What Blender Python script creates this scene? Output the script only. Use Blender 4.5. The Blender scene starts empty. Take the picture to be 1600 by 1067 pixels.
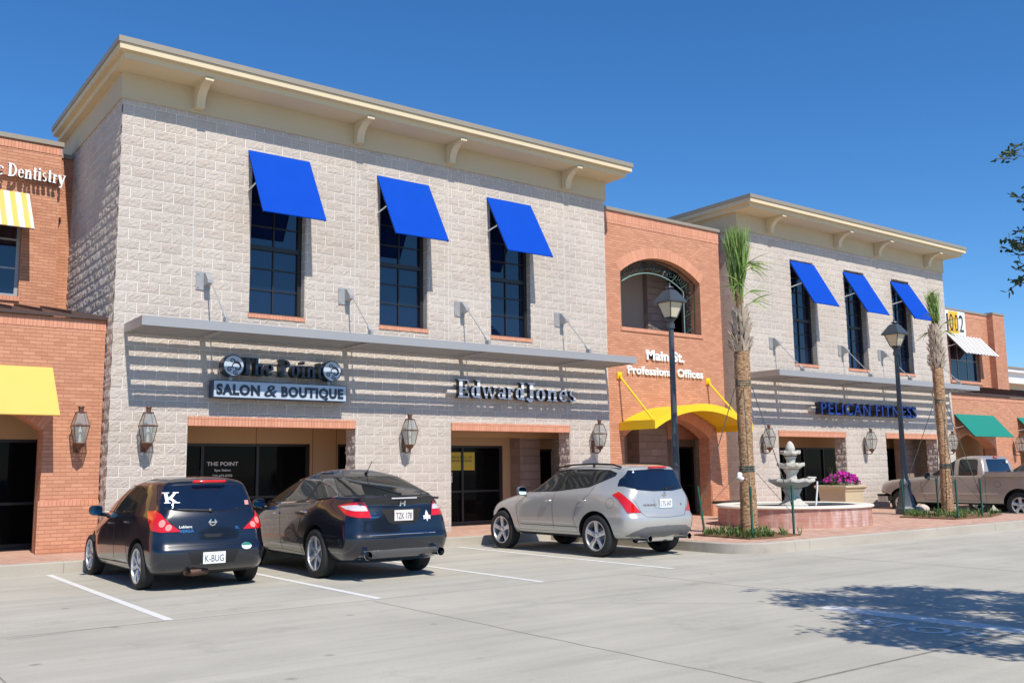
import bpy, bmesh, math, random
from mathutils import Vector, Matrix, geometry
from mathutils.bvhtree import BVHTree
random.seed(7)
R=math.radians; PI=math.pi
scene=bpy.context.scene
COL=scene.collection

# ---------------------------------------------------------------- materials
def nodes(name):
    m=bpy.data.materials.new(name); m.use_nodes=True
    nt=m.node_tree; b=nt.nodes['Principled BSDF']
    return m,nt,b
def N(nt,t,**kw):
    n=nt.nodes.new(t)
    for k,v in kw.items():
        if k.startswith('i_'): n.inputs[k[2:].replace('_',' ')].default_value=v
        else: setattr(n,k,v)
    return n
def L(nt,a,b): nt.links.new(a,b)
def c4(c): return (c[0],c[1],c[2],1)
def mat(name,col,rough=.6,metal=0,var=.12,scale=6,bump=0,bscale=60,coat=0,ior=1.5,spec=.5,trans=0,alpha=1,emit=0):
    m,nt,b=nodes(name)
    b.inputs['Roughness'].default_value=rough; b.inputs['Metallic'].default_value=metal
    b.inputs['Coat Weight'].default_value=coat; b.inputs['Coat Roughness'].default_value=.03
    b.inputs['IOR'].default_value=ior; b.inputs['Specular IOR Level'].default_value=spec
    b.inputs['Transmission Weight'].default_value=trans
    geo=N(nt,'ShaderNodeTexCoord')
    if var>0:
        ns=N(nt,'ShaderNodeTexNoise'); ns.inputs['Scale'].default_value=scale; ns.inputs['Detail'].default_value=5
        L(nt,geo.outputs['Object'],ns.inputs['Vector'])
        mx=N(nt,'ShaderNodeMix',data_type='RGBA')
        mx.inputs['A'].default_value=c4([x*(1-var) for x in col]); mx.inputs['B'].default_value=c4([min(1,x*(1+var)) for x in col])
        L(nt,ns.outputs['Fac'],mx.inputs['Factor']); L(nt,mx.outputs['Result'],b.inputs['Base Color'])
    else: b.inputs['Base Color'].default_value=c4(col)
    if bump>0:
        n2=N(nt,'ShaderNodeTexNoise'); n2.inputs['Scale'].default_value=bscale; n2.inputs['Detail'].default_value=6
        L(nt,geo.outputs['Object'],n2.inputs['Vector'])
        bp=N(nt,'ShaderNodeBump'); bp.inputs['Strength'].default_value=1; bp.inputs['Distance'].default_value=bump
        L(nt,n2.outputs['Fac'],bp.inputs['Height']); L(nt,bp.outputs['Normal'],b.inputs['Normal'])
    return m
def facade_coord(nt,off=(0,0),use_uv=False,swap=False):
    if use_uv:
        tc=N(nt,'ShaderNodeTexCoord'); mp=N(nt,'ShaderNodeMapping'); L(nt,tc.outputs['UV'],mp.inputs['Vector']); return mp.outputs['Vector']
    g=N(nt,'ShaderNodeNewGeometry'); sp=N(nt,'ShaderNodeSeparateXYZ'); sn=N(nt,'ShaderNodeSeparateXYZ')
    L(nt,g.outputs['Position'],sp.inputs[0]); L(nt,g.outputs['True Normal'],sn.inputs[0])
    ab=N(nt,'ShaderNodeMath',operation='ABSOLUTE'); L(nt,sn.outputs['X'],ab.inputs[0])
    gt=N(nt,'ShaderNodeMath',operation='GREATER_THAN'); L(nt,ab.outputs[0],gt.inputs[0]); gt.inputs[1].default_value=.7
    abz=N(nt,'ShaderNodeMath',operation='ABSOLUTE'); L(nt,sn.outputs['Z'],abz.inputs[0])
    gz=N(nt,'ShaderNodeMath',operation='GREATER_THAN'); L(nt,abz.outputs[0],gz.inputs[0]); gz.inputs[1].default_value=.7
    mu=N(nt,'ShaderNodeMix',data_type='FLOAT'); L(nt,gt.outputs[0],mu.inputs['Factor']); L(nt,sp.outputs['X'],mu.inputs['A']); L(nt,sp.outputs['Y'],mu.inputs['B'])
    mv=N(nt,'ShaderNodeMix',data_type='FLOAT'); L(nt,gz.outputs[0],mv.inputs['Factor']); L(nt,sp.outputs['Z'],mv.inputs['A']); L(nt,sp.outputs['Y'],mv.inputs['B'])
    au=N(nt,'ShaderNodeMath',operation='SUBTRACT'); L(nt,mu.outputs['Result'],au.inputs[0]); au.inputs[1].default_value=off[0]
    av=N(nt,'ShaderNodeMath',operation='SUBTRACT'); L(nt,mv.outputs['Result'],av.inputs[0]); av.inputs[1].default_value=off[1]
    cb=N(nt,'ShaderNodeCombineXYZ')
    L(nt,au.outputs[0],cb.inputs[1 if swap else 0]); L(nt,av.outputs[0],cb.inputs[0 if swap else 1])
    return cb.outputs[0]
def masonry(name,c1,c2,mortar,w,h,ms,off=(0,0),offset=.5,use_uv=False,rough=.9,nscale=30,nbump=.004,mbump=.004,dirt=.12,swap=False,bias=0):
    m,nt,b=nodes(name); b.inputs['Roughness'].default_value=rough; b.inputs['Specular IOR Level'].default_value=.25
    co=facade_coord(nt,off,use_uv,swap)
    bt=N(nt,'ShaderNodeTexBrick'); bt.offset=offset; bt.offset_frequency=2; bt.squash=1
    bt.inputs['Scale'].default_value=1; bt.inputs['Brick Width'].default_value=w; bt.inputs['Row Height'].default_value=h
    bt.inputs['Mortar Size'].default_value=ms; bt.inputs['Mortar Smooth'].default_value=.25; bt.inputs['Bias'].default_value=bias
    bt.inputs['Color1'].default_value=c4(c1); bt.inputs['Color2'].default_value=c4(c2); bt.inputs['Mortar'].default_value=c4(mortar)
    L(nt,co,bt.inputs['Vector'])
    g=N(nt,'ShaderNodeNewGeometry')
    n1=N(nt,'ShaderNodeTexNoise'); n1.inputs['Scale'].default_value=.7; n1.inputs['Detail'].default_value=6; L(nt,g.outputs['Position'],n1.inputs['Vector'])
    n3=N(nt,'ShaderNodeTexNoise'); n3.inputs['Scale'].default_value=nscale*1.3; n3.inputs['Detail'].default_value=4; L(nt,g.outputs['Position'],n3.inputs['Vector'])
    ad=N(nt,'ShaderNodeMath',operation='ADD'); L(nt,n1.outputs['Fac'],ad.inputs[0]); L(nt,n3.outputs['Fac'],ad.inputs[1])
    mr=N(nt,'ShaderNodeMapRange'); mr.inputs['From Min'].default_value=.6; mr.inputs['From Max'].default_value=1.4
    mr.inputs['To Min'].default_value=1-dirt; mr.inputs['To Max'].default_value=1+dirt; L(nt,ad.outputs[0],mr.inputs['Value'])
    hs=N(nt,'ShaderNodeHueSaturation'); L(nt,mr.outputs['Result'],hs.inputs['Value']); L(nt,bt.outputs['Color'],hs.inputs['Color'])
    L(nt,hs.outputs['Color'],b.inputs['Base Color'])
    n2=N(nt,'ShaderNodeTexNoise'); n2.inputs['Scale'].default_value=nscale; n2.inputs['Detail'].default_value=5; n2.inputs['Roughness'].default_value=.6
    L(nt,g.outputs['Position'],n2.inputs['Vector'])
    inv=N(nt,'ShaderNodeMath',operation='SUBTRACT'); inv.inputs[0].default_value=1; L(nt,bt.outputs['Fac'],inv.inputs[1])
    mm=N(nt,'ShaderNodeMath',operation='MULTIPLY'); L(nt,n2.outputs['Fac'],mm.inputs[0]); L(nt,inv.outputs[0],mm.inputs[1])
    b1=N(nt,'ShaderNodeBump'); b1.inputs['Distance'].default_value=nbump; L(nt,mm.outputs[0],b1.inputs['Height'])
    b2=N(nt,'ShaderNodeBump'); b2.inputs['Distance'].default_value=mbump; L(nt,inv.outputs[0],b2.inputs['Height']); L(nt,b1.outputs['Normal'],b2.inputs['Normal'])
    L(nt,b2.outputs['Normal'],b.inputs['Normal'])
    return m
ROWZ=8.64
M={}
M['block']=masonry('split_face_block',(.54,.468,.402),(.59,.52,.45),(.88,.80,.71),.4064,.2032,.0088,(-.2032,ROWZ%.4064),.5,nscale=34,nbump=.030,mbump=.002,dirt=.13)
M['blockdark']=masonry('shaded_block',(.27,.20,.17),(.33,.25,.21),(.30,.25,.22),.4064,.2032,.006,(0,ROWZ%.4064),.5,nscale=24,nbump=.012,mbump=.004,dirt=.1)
M['brick']=masonry('orange_brick',(.50,.23,.138),(.61,.30,.185),(.48,.24,.15),.203,.0677,.0035,(0,0),.5,nscale=60,nbump=.003,mbump=.003,dirt=.10)
M['soldier']=masonry('soldier_brick',(.60,.27,.165),(.68,.33,.215),(.50,.23,.15),.0677,.36,.003,(0,.1),0,nscale=60,nbump=.003,mbump=.003,dirt=.06)
M['brickuv']=masonry('arch_brick',(.60,.27,.16),(.68,.33,.21),(.50,.24,.16),.0677,.6,.003,(0,0),0,use_uv=True,nscale=60,nbump=.002,mbump=.003)
M['basin']=None
BASIN=lambda: masonry('basin_brick',(.42,.20,.15),(.52,.28,.22),(.46,.34,.29),.203,.0677,.004,(0,0),.5,use_uv=True,nscale=40,nbump=.003,mbump=.002,dirt=.18)
def basin():
    m=BASIN(); nt=m.node_tree; b=nt.nodes['Principled BSDF']; src=b.inputs['Base Color'].links[0].from_socket
    g=N(nt,'ShaderNodeNewGeometry'); mp=N(nt,'ShaderNodeMapping'); mp.inputs['Scale'].default_value=(2.2,2.2,.35); L(nt,g.outputs['Position'],mp.inputs[0])
    n=N(nt,'ShaderNodeTexNoise'); n.inputs['Scale'].default_value=1.6; n.inputs['Detail'].default_value=7; n.inputs['Roughness'].default_value=.65; L(nt,mp.outputs[0],n.inputs['Vector'])
    r=N(nt,'ShaderNodeMapRange'); r.inputs['From Min'].default_value=.5; r.inputs['From Max'].default_value=.68; r.inputs['To Max'].default_value=.62; L(nt,n.outputs['Fac'],r.inputs['Value'])
    mx=N(nt,'ShaderNodeMix',data_type='RGBA'); mx.inputs['B'].default_value=(.74,.66,.62,1); L(nt,r.outputs[0],mx.inputs['Factor']); L(nt,src,mx.inputs['A']); L(nt,mx.outputs['Result'],b.inputs['Base Color'])
    return m
M['basin']=basin()
def paver():
    m=masonry('brick_paver',(.50,.29,.21),(.62,.41,.31),(.44,.29,.22),.2,.1,.004,(0,0),.5,nscale=30,nbump=.002,mbump=.002,dirt=.16)
    return m
M['paver']=paver()
M['stucco']=mat('tan_stucco',(.62,.52,.36),.9,var=.05,scale=1.2,bump=.002,bscale=120)
M['cornice']=mat('cream_stucco',(.66,.55,.36),.85,var=.04,scale=1,bump=.0015,bscale=120)
M['frieze']=mat('beige_stucco',(.56,.46,.30),.85,var=.05,scale=1,bump=.0015,bscale=120)
M['brownstucco']=mat('brown_stucco',(.50,.34,.19),.9,var=.06,scale=1.5,bump=.002,bscale=120)
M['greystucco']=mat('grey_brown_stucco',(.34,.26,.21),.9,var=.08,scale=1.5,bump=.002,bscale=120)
M['coping']=mat('grey_metal_coping',(.29,.255,.20),.5,metal=.0,var=.05)
M['greymetal']=mat('painted_grey_metal',(.36,.36,.36),.45,metal=.2,var=.04)
M['bronze']=mat('dark_bronze_frame',(.022,.02,.02),.4,var=.1)
M['joint']=mat('joint_sealant',(.66,.63,.60),.8,var=.05)
M['glassup']=mat('blue_tinted_glass',(.004,.009,.03),.03,var=.3,scale=.6,ior=1.75,bump=.0006,bscale=1.3)
M['glassdn']=mat('dark_shop_glass',(.004,.0045,.005),.04,var=.2,scale=2,ior=1.22,spec=.3,bump=.0004,bscale=1.2)
M['blue']=mat('blue_canvas',(.002,.058,.42),.85,var=.07,scale=2.2,bump=.004,bscale=3,spec=.12)
M['yellow']=mat('yellow_canvas',(.74,.47,.11),.8,var=.04,scale=3,bump=.0006,bscale=160)
M['yellowmetal']=mat('yellow_canopy_skin',(.86,.58,.012),.5,var=.04,scale=2)
M['green']=mat('green_canvas',(.0,.20,.15),.8,var=.05,scale=3)
M['white']=mat('white_paint',(.80,.80,.78),.5,var=.03)
M['black']=mat('black_plastic',(.012,.012,.013),.45,var=.1)
M['blackgloss']=mat('black_sign_face',(.012,.016,.035),.25,var=.1)
M['signblue']=mat('blue_sign_face',(.006,.06,.42),.35,var=.05)
M['signwhite']=mat('white_sign_face',(.78,.80,.82),.3,var=.03)
M['signsilver']=mat('pale_blue_sign_panel',(.46,.54,.62),.35,var=.04)
M['returns']=mat('dark_letter_return',(.012,.014,.02),.4,var=.05)
M['raceway']=mat('beige_raceway',(.60,.53,.45),.6,var=.05)
M['concrete']=None
M['rust']=mat('dark_rust_metal',(.085,.045,.03),.6,metal=.3,var=.3,scale=10)
M['copper']=mat('aged_copper',(.16,.075,.045),.5,metal=.5,var=.25,scale=15)
M['iron']=mat('green_black_iron',(.035,.06,.055),.5,metal=.4,var=.3,scale=9)
M['ironlight']=mat('verdigris_iron',(.20,.34,.32),.6,var=.3,scale=9)
M['lamppost']=mat('blue_grey_lamp_paint',(.055,.068,.080),.4,metal=.0,var=.1)
M['mulch']=mat('brown_mulch',(.20,.11,.055),1,var=.5,scale=30,bump=.02,bscale=50)
M['stone']=mat('weathered_cast_stone',(.53,.51,.45),.85,var=.5,scale=11,bump=.006,bscale=40)
M['caststone']=mat('tan_cast_stone',(.56,.47,.30),.85,var=.08,scale=6,bump=.002,bscale=60)
M['cap']=mat('cream_basin_cap',(.74,.70,.60),.7,var=.08,scale=5)
M['water']=mat('basin_water',(.02,.035,.035),.04,var=.2,ior=1.33,bump=.002,bscale=9)
M['stake']=mat('green_steel_stake',(.01,.09,.06),.5,var=.2,scale=10)
M['strap']=mat('green_webbing_strap',(.06,.08,.065),.8,var=.2)
M['leaf']=mat('oak_leaf',(.035,.075,.018),.5,var=.5,scale=2.5)
M['bark']=mat('grey_bark',(.14,.11,.08),.9,var=.3,scale=12,bump=.02,bscale=30)
M['grass']=mat('liriope_leaf',(.09,.155,.03),.6,var=.4,scale=4)
M['magenta']=mat('magenta_petal',(.50,.012,.33),.6,var=.3,scale=12)
M['leafgreen']=mat('petunia_leaf',(.07,.15,.03),.6,var=.4,scale=9)
M['frond']=mat('palm_frond',(.17,.29,.055),.55,var=.35,scale=5)
M['frondpale']=mat('pale_palm_frond',(.33,.38,.12),.6,var=.3,scale=5)
M['boot']=mat('palm_boot',(.47,.38,.29),.9,var=.4,scale=9,bump=.006,bscale=40)
M['wood']=mat('dark_bench_wood',(.06,.04,.03),.7,var=.3,scale=8)
M['rock']=mat('pale_rock',(.55,.47,.38),.9,var=.2,scale=8,bump=.02,bscale=15)
M['tyre']=mat('tyre_rubber',(.018,.018,.018),.8,var=.15,scale=20)
M['rim']=mat('silver_alloy',(.62,.62,.63),.3,metal=.6,var=.08,scale=9)
M['chrome']=mat('chrome',(.75,.76,.78),.08,metal=1,var=.02)
M['darkcar']=mat('dark_blue_black_paint',(.004,.007,.016),.28,var=.1,coat=1)
M['greenblack']=mat('blue_black_paint',(.005,.007,.014),.25,var=.1,coat=1)
M['silver']=mat('silver_paint',(.50,.49,.46),.32,metal=.4,var=.03,coat=1)
M['truck']=mat('pewter_paint',(.44,.385,.33),.34,metal=.35,var=.03,coat=.8)
M['whitecar']=mat('white_car_paint',(.75,.74,.70),.3,var=.02,coat=1)
M['carglass']=mat('tinted_car_glass',(.022,.024,.022),.03,var=.5,scale=3,ior=1.5,spec=.6)
M['glassblue']=mat('blue_tinted_rear_glass',(.006,.012,.03),.03,var=.3,scale=3,ior=1.55,spec=.6)
M['seam']=mat('panel_gap',(.008,.008,.008),.8,var=.1)
M['redlens']=mat('red_lens',(.62,.008,.006),.12,var=.15,scale=30,coat=1)
M['brightlens']=mat('pink_bulb_lens',(.85,.30,.26),.12,var=.1,scale=30,coat=1)
M['clearlens']=mat('clear_lens',(.62,.58,.60),.12,var=.2,scale=40,coat=1)
M['darkred']=mat('dark_red_lens',(.30,.006,.006),.2,var=.15,scale=30,coat=1)
M['greytrim']=mat('grey_bumper_trim',(.16,.16,.165),.5,var=.1)
M['plate']=mat('white_number_plate',(.74,.76,.76),.5,var=.04)
M['platepink']=mat('pinkish_number_plate',(.72,.66,.62),.5,var=.08,scale=14)
M['inkblue']=mat('dark_plate_ink',(.03,.05,.10),.6,var=.05)
M['lanternglass']=mat('cream_lantern_glass',(.62,.56,.40),.25,var=.08)
M['clearglass']=None
M['orange']=mat('orange_panel',(.90,.46,.03),.6,var=.04)
M['canvasgrey']=mat('grey_canvas',(.40,.40,.38),.8,var=.04)
M['seam0']=mat('reveal_shadow_line',(.20,.13,.07),.9,var=.1)
M['poster']=mat('yellow_poster',(.60,.50,.06),.6,var=.06)
M['roofmetal']=mat('brown_metal_roof',(.085,.05,.04),.5,metal=.3,var=.15)
M['roofgrey']=mat('roof_membrane',(.3,.3,.3),.9,var=.1)
def clear_glass():
    m,nt,b=nodes('pale_clear_glass')
    out=nt.nodes['Material Output']; tr=N(nt,'ShaderNodeBsdfTransparent'); tr.inputs[0].default_value=(.86,.88,.86,1)
    gl=N(nt,'ShaderNodeBsdfGlossy'); gl.inputs['Roughness'].default_value=.05; gl.inputs['Color'].default_value=(.8,.8,.8,1)
    df=N(nt,'ShaderNodeBsdfDiffuse'); df.inputs[0].default_value=(.55,.56,.5,1)
    a=N(nt,'ShaderNodeMixShader'); a.inputs[0].default_value=.28; L(nt,tr.outputs[0],a.inputs[1]); L(nt,df.outputs[0],a.inputs[2])
    c=N(nt,'ShaderNodeMixShader'); c.inputs[0].default_value=.10; L(nt,a.outputs[0],c.inputs[1]); L(nt,gl.outputs[0],c.inputs[2])
    L(nt,c.outputs[0],out.inputs['Surface']); return m
M['clearglass']=clear_glass()
def concrete(name,base,var=.10,lines=False):
    m,nt,b=nodes(name); b.inputs['Roughness'].default_value=.9; b.inputs['Specular IOR Level'].default_value=.3
    g=N(nt,'ShaderNodeNewGeometry')
    def noise(s,d=6,sx=(1,1,1),rough=.6):
        mp=N(nt,'ShaderNodeMapping'); mp.inputs['Scale'].default_value=sx; L(nt,g.outputs['Position'],mp.inputs['Vector'])
        n=N(nt,'ShaderNodeTexNoise'); n.inputs['Scale'].default_value=s; n.inputs['Detail'].default_value=d; n.inputs['Roughness'].default_value=rough
        L(nt,mp.outputs[0],n.inputs['Vector']); return n.outputs['Fac']
    a=noise(.5); s=noise(1.6,5,(.18,1.6,1)); f=noise(45,4); sp=noise(9,3)
    r=N(nt,'ShaderNodeValToRGB'); r.color_ramp.elements[0].position=.3; r.color_ramp.elements[1].position=.72
    r.color_ramp.elements[0].color=c4([x*(1-var) for x in base]); r.color_ramp.elements[1].color=c4([x*(1+var) for x in base])
    s1=N(nt,'ShaderNodeMath',operation='MULTIPLY'); s1.inputs[1].default_value=.45; L(nt,s,s1.inputs[0])
    s2=N(nt,'ShaderNodeMath',operation='MULTIPLY_ADD'); s2.inputs[1].default_value=.4; L(nt,a,s2.inputs[0]); L(nt,s1.outputs[0],s2.inputs[2])
    s3=N(nt,'ShaderNodeMath',operation='MULTIPLY_ADD'); s3.inputs[1].default_value=.2; L(nt,f,s3.inputs[0]); L(nt,s2.outputs[0],s3.inputs[2])
    L(nt,s3.outputs[0],r.inputs[0])
    # small dark oil spots
    v=N(nt,'ShaderNodeTexVoronoi'); v.inputs['Scale'].default_value=1.1; L(nt,g.outputs['Position'],v.inputs['Vector'])
    vr=N(nt,'ShaderNodeMapRange'); vr.inputs['From Min'].default_value=.02; vr.inputs['From Max'].default_value=.075; vr.inputs['To Min'].default_value=.62; vr.inputs['To Max'].default_value=1
    L(nt,v.outputs['Distance'],vr.inputs['Value'])
    hs=N(nt,'ShaderNodeHueSaturation'); L(nt,r.outputs[0],hs.inputs['Color']); L(nt,vr.outputs[0],hs.inputs['Value'])
    st=noise(.9,7,(1,1,1),.75); sr=N(nt,'ShaderNodeMapRange'); sr.inputs['From Min'].default_value=.56; sr.inputs['From Max'].default_value=.72; sr.inputs['To Min'].default_value=1; sr.inputs['To Max'].default_value=.80; L(nt,st,sr.inputs['Value'])
    tm=noise(1,4,(.05,3.2,1),.6); tr=N(nt,'ShaderNodeMapRange'); tr.inputs['From Min'].default_value=.55; tr.inputs['From Max'].default_value=.75; tr.inputs['To Min'].default_value=1; tr.inputs['To Max'].default_value=.86; L(nt,tm,tr.inputs['Value'])
    h1=N(nt,'ShaderNodeHueSaturation'); L(nt,hs.outputs[0],h1.inputs['Color']); L(nt,sr.outputs[0],h1.inputs['Value'])
    h2=N(nt,'ShaderNodeHueSaturation'); L(nt,h1.outputs[0],h2.inputs['Color']); L(nt,tr.outputs[0],h2.inputs['Value'])
    L(nt,h2.outputs[0],b.inputs['Base Color'])
    bp=N(nt,'ShaderNodeBump'); bp.inputs['Distance'].default_value=.003; L(nt,f,bp.inputs['Height']); L(nt,bp.outputs[0],b.inputs['Normal'])
    return m
M['reveal']=M['block']
M['lot']=concrete('concrete_pavement',(.435,.41,.345),.22)
M['kerb']=concrete('kerb_concrete',(.42,.38,.32),.24)
M['paint']=mat('worn_white_line',(.70,.69,.66),.8,var=.16,scale=14)
M['jointdark']=mat('pavement_joint',(.23,.21,.18),.9,var=.4,scale=5)
def trunkmat():
    m,nt,b=nodes('palm_trunk_fibre'); b.inputs['Roughness'].default_value=.95
    tc=N(nt,'ShaderNodeTexCoord'); mp=N(nt,'ShaderNodeMapping'); mp.inputs['Scale'].default_value=(13,13,26); L(nt,tc.outputs['Object'],mp.inputs[0])
    n=N(nt,'ShaderNodeTexNoise'); n.inputs['Scale'].default_value=1; n.inputs['Detail'].default_value=6; n.inputs['Roughness'].default_value=.7; L(nt,mp.outputs[0],n.inputs['Vector'])
    r=N(nt,'ShaderNodeValToRGB'); e=r.color_ramp.elements; e[0].position=.36; e[0].color=(.20,.10,.045,1); e[1].position=.62; e[1].color=(.68,.43,.24,1)
    L(nt,n.outputs['Fac'],r.inputs[0]); L(nt,r.outputs[0],b.inputs['Base Color'])
    bp=N(nt,'ShaderNodeBump'); bp.inputs['Distance'].default_value=.08; L(nt,n.outputs['Fac'],bp.inputs['Height']); L(nt,bp.outputs[0],b.inputs['Normal'])
    return m
M['trunk']=trunkmat()
def stripes(name,ca,cb,pitch,axis=0,phase=0,frac=.5):
    m,nt,b=nodes(name); b.inputs['Roughness'].default_value=.8
    g=N(nt,'ShaderNodeNewGeometry'); sp=N(nt,'ShaderNodeSeparateXYZ'); L(nt,g.outputs['Position'],sp.inputs[0])
    a=N(nt,'ShaderNodeMath',operation='ADD'); L(nt,sp.outputs[axis],a.inputs[0]); a.inputs[1].default_value=100+phase
    d=N(nt,'ShaderNodeMath',operation='DIVIDE'); L(nt,a.outputs[0],d.inputs[0]); d.inputs[1].default_value=pitch
    f=N(nt,'ShaderNodeMath',operation='FRACT'); L(nt,d.outputs[0],f.inputs[0])
    gt=N(nt,'ShaderNodeMath',operation='GREATER_THAN'); L(nt,f.outputs[0],gt.inputs[0]); gt.inputs[1].default_value=frac
    mx=N(nt,'ShaderNodeMix',data_type='RGBA'); L(nt,gt.outputs[0],mx.inputs['Factor']); mx.inputs['A'].default_value=c4(ca); mx.inputs['B'].default_value=c4(cb)
    L(nt,mx.outputs['Result'],b.inputs['Base Color']); return m
M['ystripe']=stripes('yellow_white_stripe',(.72,.47,.12),(.70,.68,.62),.215,0,.03,.5)
M['gstripe']=stripes('grey_white_stripe',(.20,.19,.18),(.80,.79,.76),.27,0,0,.42)

# ---------------------------------------------------------------- object helpers
def props(o,label,cat,group=None):
    o['label']=label; o['category']=cat
    if group: o['group']=group
    return o
def root(name,loc,label,cat,group=None,rz=0):
    o=bpy.data.objects.new(name,None); COL.objects.link(o); o.location=loc; o.rotation_euler=(0,0,rz)
    o.empty_display_size=.2
    return props(o,label,cat,group)
def obj(name,bm,m,parent=None,world=True,smooth=False,loc=None,label=None):
    """mesh object; vertices in world coordinates unless world=False (then parent-local)"""
    me=bpy.data.meshes.new(name)
    if loc is None: loc=Vector((0,0,0))
    loc=Vector(loc)
    if parent is not None and world:
        base=Vector((0,0,0)); q=parent; ch=[]
        while q is not None: ch.append(q); q=q.parent
        Mx=Matrix.Identity(4)
        for q in reversed(ch): Mx=Mx@(Matrix.Translation(q.location)@q.rotation_euler.to_matrix().to_4x4())
        bm.transform((Mx@Matrix.Translation(loc)).inverted())
    elif parent is None and loc.length>0: bm.transform(Matrix.Translation(-loc))
    bmesh.ops.recalc_face_normals(bm,faces=bm.faces)
    bm.to_mesh(me); bm.free()
    for mm in (m if isinstance(m,(list,tuple)) else [m]): me.materials.append(mm)
    if smooth:
        me.shade_smooth()
        try: me.set_sharp_from_angle(angle=R(smooth if smooth is not True else 35))
        except Exception: pass
    o=bpy.data.objects.new(name,me); COL.objects.link(o); o.location=loc
    if parent is not None: o.parent=parent
    if label: o['label']=label
    return o
def obj_keep(name,bm,m,parent):
    """as obj() but keeps the face winding it was given"""
    me=bpy.data.meshes.new(name)
    bm.transform(Matrix.Translation(-parent.location)); bm.to_mesh(me); bm.free(); me.materials.append(m)
    o=bpy.data.objects.new(name,me); COL.objects.link(o); o.parent=parent; return o
def struct(name,bm,m,**k):
    o=obj(name,bm,m,**k); o['kind']='structure'; return o
def copy_tree(o,parent=None,**kw):
    c=o.copy(); COL.objects.link(c); c.parent=parent
    for ch in o.children: copy_tree(ch,c)
    return c
def B(): return bmesh.new()
def box(bm,x0,x1,y0,y1,z0,z1,mi=0,tf=None):
    vs=[bm.verts.new(p) for p in ((x0,y0,z0),(x1,y0,z0),(x1,y1,z0),(x0,y1,z0),(x0,y0,z1),(x1,y0,z1),(x1,y1,z1),(x0,y1,z1))]
    if tf is not None:
        for v in vs: v.co=tf@v.co
    for f in ((0,3,2,1),(4,5,6,7),(0,1,5,4),(1,2,6,5),(2,3,7,6),(3,0,4,7)):
        q=bm.faces.new([vs[i] for i in f]); q.material_index=mi
    return vs
def prism(bm,pts,axis,a,b,mi=0):
    """polygon pts (2D) extruded along axis from a to b. axis 'y': pts=(x,z); 'x': pts=(y,z); 'z': pts=(x,y)"""
    def P(p,t): return {'y':(p[0],t,p[1]),'x':(t,p[0],p[1]),'z':(p[0],p[1],t)}[axis]
    A=[bm.verts.new(P(p,a)) for p in pts]; Bv=[bm.verts.new(P(p,b)) for p in pts]
    n=len(pts)
    fs=[bm.faces.new(A),bm.faces.new(Bv[::-1])]
    for i in range(n): fs.append(bm.faces.new((A[i],Bv[i],Bv[(i+1)%n],A[(i+1)%n])))
    for f in fs: f.material_index=mi
def tube(bm,pts,r,n=8,mi=0,r2=None,cap=True):
    pts=[Vector(p) for p in pts]; rings=[]
    for i,p in enumerate(pts):
        d=(pts[min(i+1,len(pts)-1)]-pts[max(i-1,0)]).normalized()
        up=Vector((0,0,1)) if abs(d.z)<.9 else Vector((1,0,0))
        s=d.cross(up).normalized(); t=s.cross(d)
        rr=r if r2 is None else r+(r2-r)*i/(len(pts)-1)
        rings.append([bm.verts.new(p+(s*math.cos(2*PI*k/n)+t*math.sin(2*PI*k/n))*rr) for k in range(n)])
    for a,b in zip(rings,rings[1:]):
        for k in range(n):
            f=bm.faces.new((a[k],a[(k+1)%n],b[(k+1)%n],b[k])); f.material_index=mi
    if cap:
        for q in (rings[0],rings[-1][::-1]):
            f=bm.faces.new(q); f.material_index=mi
def lathe(bm,prof,c=(0,0),n=24,mi=0,axis='z',cx=0,ph=0,uv=False):
    """prof: (r,z) list"""
    rings=[]
    for r,z in prof:
        ring=[]
        for k in range(n):
            a=2*PI*k/n+ph
            if axis=='z': p=(c[0]+r*math.cos(a),c[1]+r*math.sin(a),z)
            else: p=(z,c[0]+r*math.cos(a),c[1]+r*math.sin(a))
            ring.append(bm.verts.new(p))
        rings.append(ring)
    for a,b in zip(rings,rings[1:]):
        for k in range(n):
            f=bm.faces.new((a[k],a[(k+1)%n],b[(k+1)%n],b[k])); f.material_index=mi
    return rings
def capring(bm,ring,mi=0):
    f=bm.faces.new(ring); f.material_index=mi
def inpoly(p,poly):
    x,y=p; c=False; n=len(poly)
    for i in range(n):
        x1,y1=poly[i]; x2,y2=poly[(i+1)%n]
        if (y1>y)!=(y2>y) and x<(x2-x1)*(y-y1)/(y2-y1)+x1: c=not c
    return c
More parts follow.
